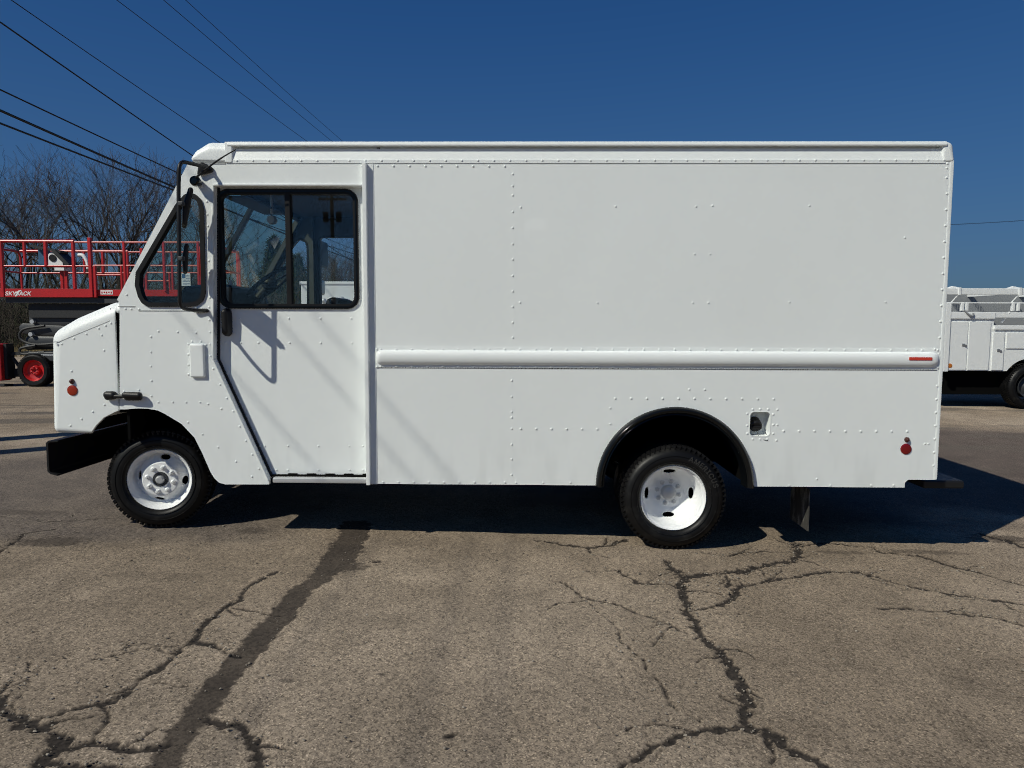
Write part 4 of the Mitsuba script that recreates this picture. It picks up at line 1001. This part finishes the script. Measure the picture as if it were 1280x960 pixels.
rk = add('ladder_rack_rail', bx(TX(1182, 364), tend + 1.2, TYY - 0.03, TYY + 0.07, TZ(368.3), TZ(360.3), 0.01), 'truck_white', ut, smooth=30)
add('ladder_rack_rail', bx(TX(1182, 364), tend + 1.2, TYY + 1.9, TYY + 2.0, TZ(368.3), TZ(360.3), 0.01), 'truck_white', ut, smooth=30)
for px in (1198, 1273.5, 1345):
    x_ = TX(px, 364)
    add('rack_bracket', cat([bx(x_ - 0.02, x_ + 0.035, TYY - 0.05, TYY - 0.01, TZ(369), TZ(359.5), 0.006), bar((x_, TYY, TZ(368)), (x_ - 0.10, TYY + 0.06, TZ(378)), 0.04, 0.02)]), 'truck_white', ut, smooth=30)
    add('rack_cap', hull([((x_ - 0.22, TYY + 0.02, TZ(361.5)), 0.03), ((x_ + 0.05, TYY + 0.02, TZ(361.5)), 0.03), ((x_ - 0.12, TYY + 0.02, TZ(359)), 0.025)]), 'truck_white', ut, smooth=40)
    add('rack_crossbar', bx(x_ - 0.03, x_ + 0.03, TYY, TYY + 1.95, TZ(367), TZ(361)), 'truck_white', ut)
add('rack_lower_rail', bx(TX(1184, 378), tend, TYY + 0.0, TYY + 0.04, TZ(379.3), TZ(377.8), 0.004), 'truck_white', ut)
for px in (1203, 1208.5, 1266.5, 1273):
    x_ = TX(px, 383)
    add('rack_clip', bx(x_ - 0.025, x_ + 0.025, TYY - 0.02, TYY + 0.05, TZ(388.5), TZ(378.5), 0.006), 'truck_white', ut, smooth=30)
add('rack_hook', tube(smoothpath([(TX(1204, 388), TYY - 0.03, TZ(388)), (TX(1210, 393), TYY - 0.06, TZ(394)), (TX(1213.5, 395), TYY - 0.06, TZ(395)), (TX(1214.5, 392), TYY - 0.06, TZ(391.5))]), 0.018, 8), 'truck_shadow_grey', ut, smooth=40)
msh = [bar((tx0 + 0.03, TYY + 0.46, z), (tend, TYY + 0.46, z), 0.008, 0.012) for z in np.linspace(TZ(389), TZ(380), 7)] + [bx(x_ - 0.006, x_ + 0.006, TYY + 0.45, TYY + 0.458, TZ(390), TZ(379.5)) for x_ in np.arange(tx0 + 0.04, tend, 0.055)]
add('mesh_screen', cat(msh), 'truck_shadow_grey', ut, kind='stuff')
add('cargo_cover', bx(tx0 + 0.05, tend, TYY + 1.65, TYY + 1.7, TZ(414), TZ(360)), 'truck_shadow_grey', ut)
for wxx in (wx, wx + 3.9):
    wc = np.array([wxx, TYY + 0.02, float(gz(wxx)) + twr])
    k = add('wheel', moved(lathe([(0, 0.06), (0.06, 0.04), (0.10, 0.08), (0.17, 0.11), (0.20, 0.03), (0.235, 0.0), (0.24, 0.01), (0.235, 0.2), (0, 0.2)], 40), t=wc), 'lift_grey', ut, smooth=35)
    s_ = twr / 0.372
    tyr = cat([TY, TB]).copy(); tyr.apply_scale([s_, s_, s_])
    add('tyre', moved(tyr, t=wc), 'tyre_rubber', k, smooth=40)
cab0 = tend + 0.06
cabp = Polygon([(cab0, tzb), (cab0, 1.95), (cab0 + 0.3, 2.05), (cab0 + 1.1, 2.05), (cab0 + 1.75, 1.45), (cab0 + 3.0, 1.30), (cab0 + 3.15, 1.1), (cab0 + 3.15, tzb)]).difference(Point(wx + 3.9, float(gz(wx)) + twr).buffer(twr + 0.1))
add('cab', ex(rnd(cabp, 0.03), TYY + 0.08, TYY + 2.0), 'truck_white', ut)
add('cab_window', ex(rnd(Polygon([(cab0 + 0.2, 1.42), (cab0 + 0.25, 1.92), (cab0 + 1.08, 1.92), (cab0 + 1.55, 1.42)]), 0.05), TYY + 0.07, TYY + 0.081), 'black_gloss', ut)
add('step_bumper', cat([bx(tx0 - 0.35, tx0, TYY + 0.15, TYY + 1.9, 0.50, 0.56), bx(TX(1176), TX(1193), TYY + 0.3, TYY + 0.34, TZ(478), TZ(476.5))]), 'truck_shadow_grey', ut)

# ------------------------------------------------------------------ white trailer behind the van, seen through the cab windows
bt = thing('box_trailer', 'white box trailer parked behind the van, seen through the cab windows', 'trailer')
BY = 9.2
bx0 = on_y(376, 365, BY)[0]; bzt = on_y(420, 352.5, BY)[2]; gb = float(gz(-1))
add('box', bx(bx0, bx0 + 4.2, BY, BY + 2.0, gb + 0.55, bzt, 0.02), 'truck_white', bt, smooth=30)
add('roof_trim', bx(bx0 - 0.02, bx0 + 4.22, BY - 0.02, BY + 2.02, bzt - 0.05, bzt + 0.01, 0.01), 'truck_white', bt, smooth=30)
add('chassis', bx(bx0 - 0.9, bx0 + 4.1, BY + 0.5, BY + 1.5, gb + 0.42, gb + 0.56), 'black_deep', bt)
add('hitch', cat([bar((bx0 - 1.4, BY + 1.0, gb + 0.5), (bx0, BY + 1.0, gb + 0.5), 0.1, 0.1), tube([(bx0 - 1.2, BY + 1.0, gb + 0.02), (bx0 - 1.2, BY + 1.0, gb + 0.75)], 0.04, 8)]), 'black_plastic', bt)
for px, py, r in ((405, 376, 0.05), (427, 375, 0.07), (433, 376, 0.05)):
    p = on_y(px, py, BY - 0.15)
    add('tie_down', cat([hull([(p, r), (p + [0.05, 0, -0.05], r * 0.7)]), bx(p[0] - 0.02, p[0] + 0.02, BY - 0.15, BY, p[2] - 0.2, p[2])]), 'zinc', bt, smooth=40)
for x_ in (bx0 + 2.4, bx0 + 3.2):
    k = add('wheel', moved(lathe([(0, 0.03), (0.12, 0.03), (0.17, 0.0), (0.17, 0.18), (0, 0.18)], 30), t=[x_, BY - 0.02, gb + 0.33]), 'white_wheel', bt, smooth=35)
    add('tyre', moved(lathe([(0.17, 0.0), (0.2, -0.015), (0.30, -0.015), (0.33, 0.03), (0.33, 0.15), (0.30, 0.19), (0.17, 0.19), (0.17, 0.0)], 40), t=[x_, BY - 0.02, gb + 0.33]), 'tyre_rubber', k, smooth=35)

# ------------------------------------------------------------------ utility poles and wires
PX, PY = -7.05, 3.55
POLES = [(-7.05, -40.0, 9.6, 'wooden utility pole far behind the camera that carries the overhead wires'), (PX, PY, 9.6, 'wooden corner pole left of the van, just out of the picture'), (-7.05, 34.0, 9.6, 'wooden utility pole hidden behind the van'),
         (-12.3, -41.0, 11.0, 'wooden utility pole with two transformers, seen only as a reflection in the door window'), (-8.1, 1.25, 6.0, 'short wooden guy pole left of the corner pole, out of the picture')]
for i, (x_, py_, hp, lab) in enumerate(POLES):
    up = thing('utility_pole', lab, 'utility pole', None)
    g0 = float(gz(x_))
    add('shaft', tube([(x_, py_, g0 - 0.3), (x_, py_, hp / 2), (x_, py_, hp)], [0.19, 0.17, 0.13] if i != 3 else [0.15, 0.13, 0.10], 14), 'pole_wood', up, smooth=40)
    if i == 4: continue
    add('crossarm', bx(x_ - 0.9, x_ + 0.9, py_ - 0.22, py_ - 0.12, hp - 1.5, hp - 1.38), 'pole_wood', up)
    for dx in (-0.8, -0.35, 0.35, 0.8):
        add('insulator', moved(trimesh.creation.cylinder(0.035, 0.14, sections=10), t=[x_ + dx, py_ - 0.17, hp - 1.31]), 'lift_grey', up, smooth=40)
    if i == 3:
        for dx in (-0.40, 0.45):
            add('transformer', moved(trimesh.creation.cylinder(0.18, 0.62, sections=24), t=[x_ + dx, py_ + 0.05, 8.4]), 'lift_grey', up, smooth=40)
        add('transformer_bracket', bx(x_ - 0.3, x_ + 0.3, py_ - 0.03, py_ + 0.14, 8.2, 8.27), 'lift_grey', up)
WIRES = [((232, 0), (426, 174.6), 0.0060, -6.5, 1, 'thin overhead wire, rightmost of those crossing the sky'), ((204.5, 0), (412.5, 174.6), 0.0060, -6.35, 1, 'thin overhead wire, second from the right'), ((146, 0), (381, 174.6), 0.0060, -6.7, 1, 'thin overhead wire, third from the right'),
         ((14, 0), (266, 172.6), 0.007, -7.1, 0, 'thinnest overhead wire, running from the upper left corner down to the cab roof'), ((0, 27.5), (235.5, 191), 0.011, -7.0, 0, 'thin overhead wire meeting the front of the cab roof'), ((0, 112), (220, 215), 0.011, -7.0, 0, 'overhead wire just above the two thick cables'),
         ((0, 138), (218, 234), 0.018, -7.0, 0, 'thick black overhead cable, upper of the two lowest'), ((0, 154), (215, 237), 0.014, -7.0, 0, 'thick black overhead cable, lowest of all')]
for (a, b, r, xw, on_, lab) in WIRES:
    def at_x(p):
        d = ray(*p); return CAM + d * ((xw - CAM[0]) / d[0])
    A, Bq = at_x(a), at_x(b)
    ys = np.linspace(PY, 34, 30)
    z = A[2] + (Bq[2] - A[2]) * (ys - A[1]) / (Bq[1] - A[1]) + 0.0008 * (ys - A[1]) * (ys - Bq[1])
    main = np.c_[np.full(30, xw), ys, z]
    if on_:
        ys2 = np.linspace(-40, PY, 30)[:-1]
        lead = np.c_[np.full(29, xw), ys2, z[0] + 0.0006 * (ys2 - PY) * (ys2 + 40)]
    else:                                            # these turn away at the corner pole
        t_ = np.linspace(1, 0, 14)[:-1]
        lead = np.c_[xw - 34 * t_, PY - 1.0 * t_, z[0] - 1.6 * t_ * (1 - t_)]
    add('overhead_wire', tube(np.vstack([lead, main]), r, 6), 'wire_black', smooth=True, label=lab, cat_='wire', group='overhead wires on the left')
a, b = on_y(1150, 282.5, 60), on_y(1330, 272, 60)
add('overhead_wire', tube([a + (b - a) * t + np.array([0, 0, 0.25 * (t * t - t)]) for t in np.linspace(-1, 4, 30)], 0.022, 5), 'wire_black', smooth=True, label='faint distant wire low in the sky to the right of the van', cat_='wire')


# ------------------------------------------------------------------ trees
def bare_tree(base, h, seed, stems=3, lean=(0, 0), spread=0.5, r0=None, name='bare_tree', label='', group=None, depth=5):
    rg = np.random.default_rng(seed)
    S = {0: [[], [], [], []], 1: [[], [], [], []]}
    r0 = r0 or 0.016 * h

    def grow(p, d, L, r, lev):
        n = 4 if lev < 2 else 3
        pts_, rr = [p], [r]
        for k in range(n):
            d = d + rg.normal(0, 0.11 + 0.02 * lev, 3) + [0, 0, 0.05]
            d /= np.linalg.norm(d)
            p2 = pts_[-1] + d * L / n
            r2 = rr[-1] * 0.90
            w_ = 0 if lev < 2 else 1
            for q, val in enumerate((pts_[-1], p2, rr[-1], r2)): S[w_][q].append(val)
            pts_.append(p2); rr.append(r2)
            if lev >= 1 and lev < depth and k < n - 1 and rg.random() < 0.5:
                side(p2, d, L, r2, lev)
        if lev < depth:
            for k in range(rg.integers(2, 4)): side(p2, d, L, r2, lev, 0.8)

    def side(p, d, L, r, lev, f=1.0):
        ax = rg.normal(0, 1, 3); ax -= d * (ax @ d); ax /= np.linalg.norm(ax)
        an = rg.uniform(0.3, 0.8) * f * (0.7 + spread * 0.6)
        nd = d * math.cos(an) + ax * math.sin(an) + np.array([0, 0, 0.12])
        grow(p, nd / np.linalg.norm(nd), L * rg.uniform(0.52, 0.80), max(r * rg.uniform(0.5, 0.74), 0.009), lev + 1)

    base = np.asarray(base, float)
    d0 = np.array([lean[0], lean[1], 1.0]); d0 /= np.linalg.norm(d0)
    tl = h * rg.uniform(0.10, 0.18)
    grow_pts = base + d0 * tl
    for q, val in enumerate((base - d0 * 0.3, grow_pts, r0 * 1.15, r0)): S[0][q].append(val)
    for k in range(stems):
        a = 2 * math.pi * (k + rg.uniform(0, 0.6)) / stems
        an = rg.uniform(0.2, 0.5) * (0.5 + spread)
        d = d0 * math.cos(an) + np.array([math.cos(a), math.sin(a), 0]) * math.sin(an)
        grow(grow_pts, d / np.linalg.norm(d), h * 0.36, r0 * rg.uniform(0.55, 0.75), 1)
    top = np.percentile(np.array(S[1][1])[:, 2], 93) - base[2]
    sc2 = h / top
    t = thing(name, label, 'tree', group)
    for w_, nm in ((0, 'trunk'), (1, 'crown')):
        a, b, c, d = (np.array(x) for x in S[w_])
        m = prisms(base + (a - base) * sc2, base + (b - base) * sc2, c, d, 5 if w_ == 0 else 3)
        add(nm, m, 'bark' if w_ == 0 else 'twig', t, smooth=(w_ == 0) and 60)


def tb_(px, depth): return np.array([on_y(px, 406, depth - 4.92)[0], depth - 4.92, 0.0])


def th(top, depth): return (406 - top) * depth / F + 1.56


TREES = [(-60, 50, 232, 3, (0, 0), 0.5), (-18, 54, 226, 4, (0.05, 0), 0.45), (14, 52, 224, 4, (0.1, 0), 0.4), (38, 60, 243, 3, (0.05, 0), 0.4), (58, 57, 238, 3, (0.12, 0), 0.45), (108, 50, 211, 3, (-0.25, 0), 0.55), (131, 52, 216, 4, (-0.02, 0), 0.4), (149, 50, 213, 4, (0.0, 0), 0.42), (176, 56, 226, 3, (0.08, 0), 0.5),
         (204, 52, 232, 3, (0.04, 0), 0.5), (232, 58, 236, 3, (0, 0), 0.5), (262, 62, 262, 3, (0, 0), 0.5), (300, 70, 285, 3, (0, 0), 0.5)]
TL = ['bare tree just outside the left edge of the picture', 'bare tree partly cut off by the left edge', 'dense bare tree at the far left behind the red lift', 'lower bare tree in the gap between the far left tree and the tall leaning one', 'slim bare tree left of the tall leaning one', 'tall bare tree leaning left, its crown the highest on the left',
      'bare multi stemmed tree right of the leaning one', 'tall upright bare tree with several parallel stems left of the cab', 'spreading bare tree nearest the windshield pillar', 'bare tree behind the top of the quarter window', 'bare tree behind the cab quarter window', 'bare tree seen through the left part of the door window', 'small far bare tree seen through the middle of the door window']
for i, ((px, dp, top, st, ln, sp_), lb) in enumerate(zip(TREES, TL)):
    bare_tree(tb_(px, dp), th(top, dp), 100 + i, st, ln, sp_, label=lb)
for i, (px, dp, top) in enumerate(((395, 75, 318), (412, 82, 322), (428, 78, 319), (446, 80, 322))):
    bare_tree(tb_(px, dp), th(top, dp), 300 + i, 5, (0, 0), 0.6, label=f'small bare tree above the white trailer, {("first", "second", "third", "fourth")[i]} from the left', depth=5)


def pine(px, depth, top, seed, label):
    rg = np.random.default_rng(seed)
    b = tb_(px, depth); h = th(top, depth)
    t = thing('evergreen_tree', label, 'tree')
    add('trunk', tube([b, b + [0, 0, h * 0.97]], [0.16, 0.03], 8), 'bark', t, smooth=40)
    P0, P1, r0_, r1_ = [], [], [], []
    for k in range(900):
        f = rg.uniform(0.12, 1) ** 0.8
        z = h * f; R = (1 - f) ** 0.75 * h * 0.30 * rg.uniform(0.5, 1.1)
        a = rg.uniform(0, 6.283)
        e = b + [R * math.cos(a), R * math.sin(a), z + 0.25 * R]
        s = b + [0.2 * R * math.cos(a), 0.2 * R * math.sin(a), z]
        for j in range(9):
            u = rg.uniform(0.2, 1); q = s + (e - s) * u
            P0.append(q); P1.append(q + rg.normal(0, 0.16, 3) + (e - s) * 0.12); r0_.append(0.035); r1_.append(0.006)
    add('crown', prisms(P0, P1, r0_, r1_, 3), 'needle', t)


pine(345, 42, 300, 5, 'dark evergreen seen through the windshield from the side window')
pine(373, 48, 322, 6, 'smaller dark evergreen seen behind the far mirror')

# brush and far woods
rg = np.random.default_rng(77)
n = 4200
bd = rg.uniform(33, 52, n); bpx = rg.uniform(-90, 470, n)
P0 = np.c_[(bpx - 654) / F * bd, bd - 4.92, np.full(n, 0.0)]
hh = rg.gamma(3.0, 0.55, n) + 0.3
P1 = P0 + np.c_[rg.normal(0, 0.22, n) * hh, rg.normal(0, 0.2, n) * hh, hh]
q0, q1 = [P0], [P1]
for k in range(5):
    u = rg.uniform(0.25, 0.95, n)[:, None]; s = P0 + (P1 - P0) * u
    q0.append(s); q1.append(s + rg.normal(0, 0.28, (n, 3)) * hh[:, None] + np.c_[np.zeros((n, 2)), hh * 0.22])
A, Bq = np.vstack(q0), np.vstack(q1)
add('undergrowth', prisms(A, Bq, np.r_[np.full(n, 0.022), np.full(5 * n, 0.012)], np.r_[np.full(n, 0.008), np.full(5 * n, 0.004)], 3), 'brush_mix', kind='stuff', label='tangled leafless brush along the far edge of the yard')
n = 9000
bd = rg.uniform(85, 150, n); bpx = np.r_[rg.uniform(-160, 900, 4600), rg.uniform(-1300, 2600, n - 4600)]
P0 = np.c_[(bpx - 654) / F * bd, bd - 4.92, np.full(n, 0.0)]
hh = rg.uniform(2.5, 8.0, n) * (0.7 + 0.5 * meshkit.noise(np.c_[bpx / 40, np.zeros(n), np.zeros(n)], 3)) * np.where(bpx > 480, 0.7, 1)
P1 = P0 + np.c_[rg.normal(0, 0.10, n) * hh, rg.normal(0, 0.1, n) * hh, hh]
q0, q1 = [P0], [P1]
for k in range(6):
    u = rg.uniform(0.2, 0.95, n)[:, None]; s = P0 + (P1 - P0) * u
    q0.append(s); q1.append(s + rg.normal(0, 0.16, (n, 3)) * hh[:, None] + np.c_[np.zeros((n, 2)), hh * 0.14])
A, Bq = np.vstack(q0), np.vstack(q1)
add('far_woods', prisms(A, Bq, np.r_[np.full(n, 0.09), np.full(6 * n, 0.045)], np.r_[np.full(n, 0.03), np.full(6 * n, 0.015)], 3), 'brush_mix', kind='stuff', label='dark leafless woods on the horizon')
# dry grass along the far edge of the asphalt
n = 16000
bd = rg.uniform(30, 46, n); bpx = rg.uniform(-120, 520, n)
P0 = np.c_[(bpx - 654) / F * bd, bd - 4.92, np.zeros(n)]
hh = rg.uniform(0.15, 0.55, n)
P1 = P0 + np.c_[rg.normal(0, 0.3, n) * hh, rg.normal(0, 0.3, n) * hh, hh]
scene['dry_straw'] = {'type': 'twosided', 'b': {'type': 'diffuse', 'reflectance': rgb(0.21, 0.165, 0.09)}}
add('dry_grass', prisms(P0, P1, np.full(n, 0.016), np.full(n, 0.003), 3), 'dry_straw', kind='stuff', label='dry straw coloured grass beyond the asphalt')
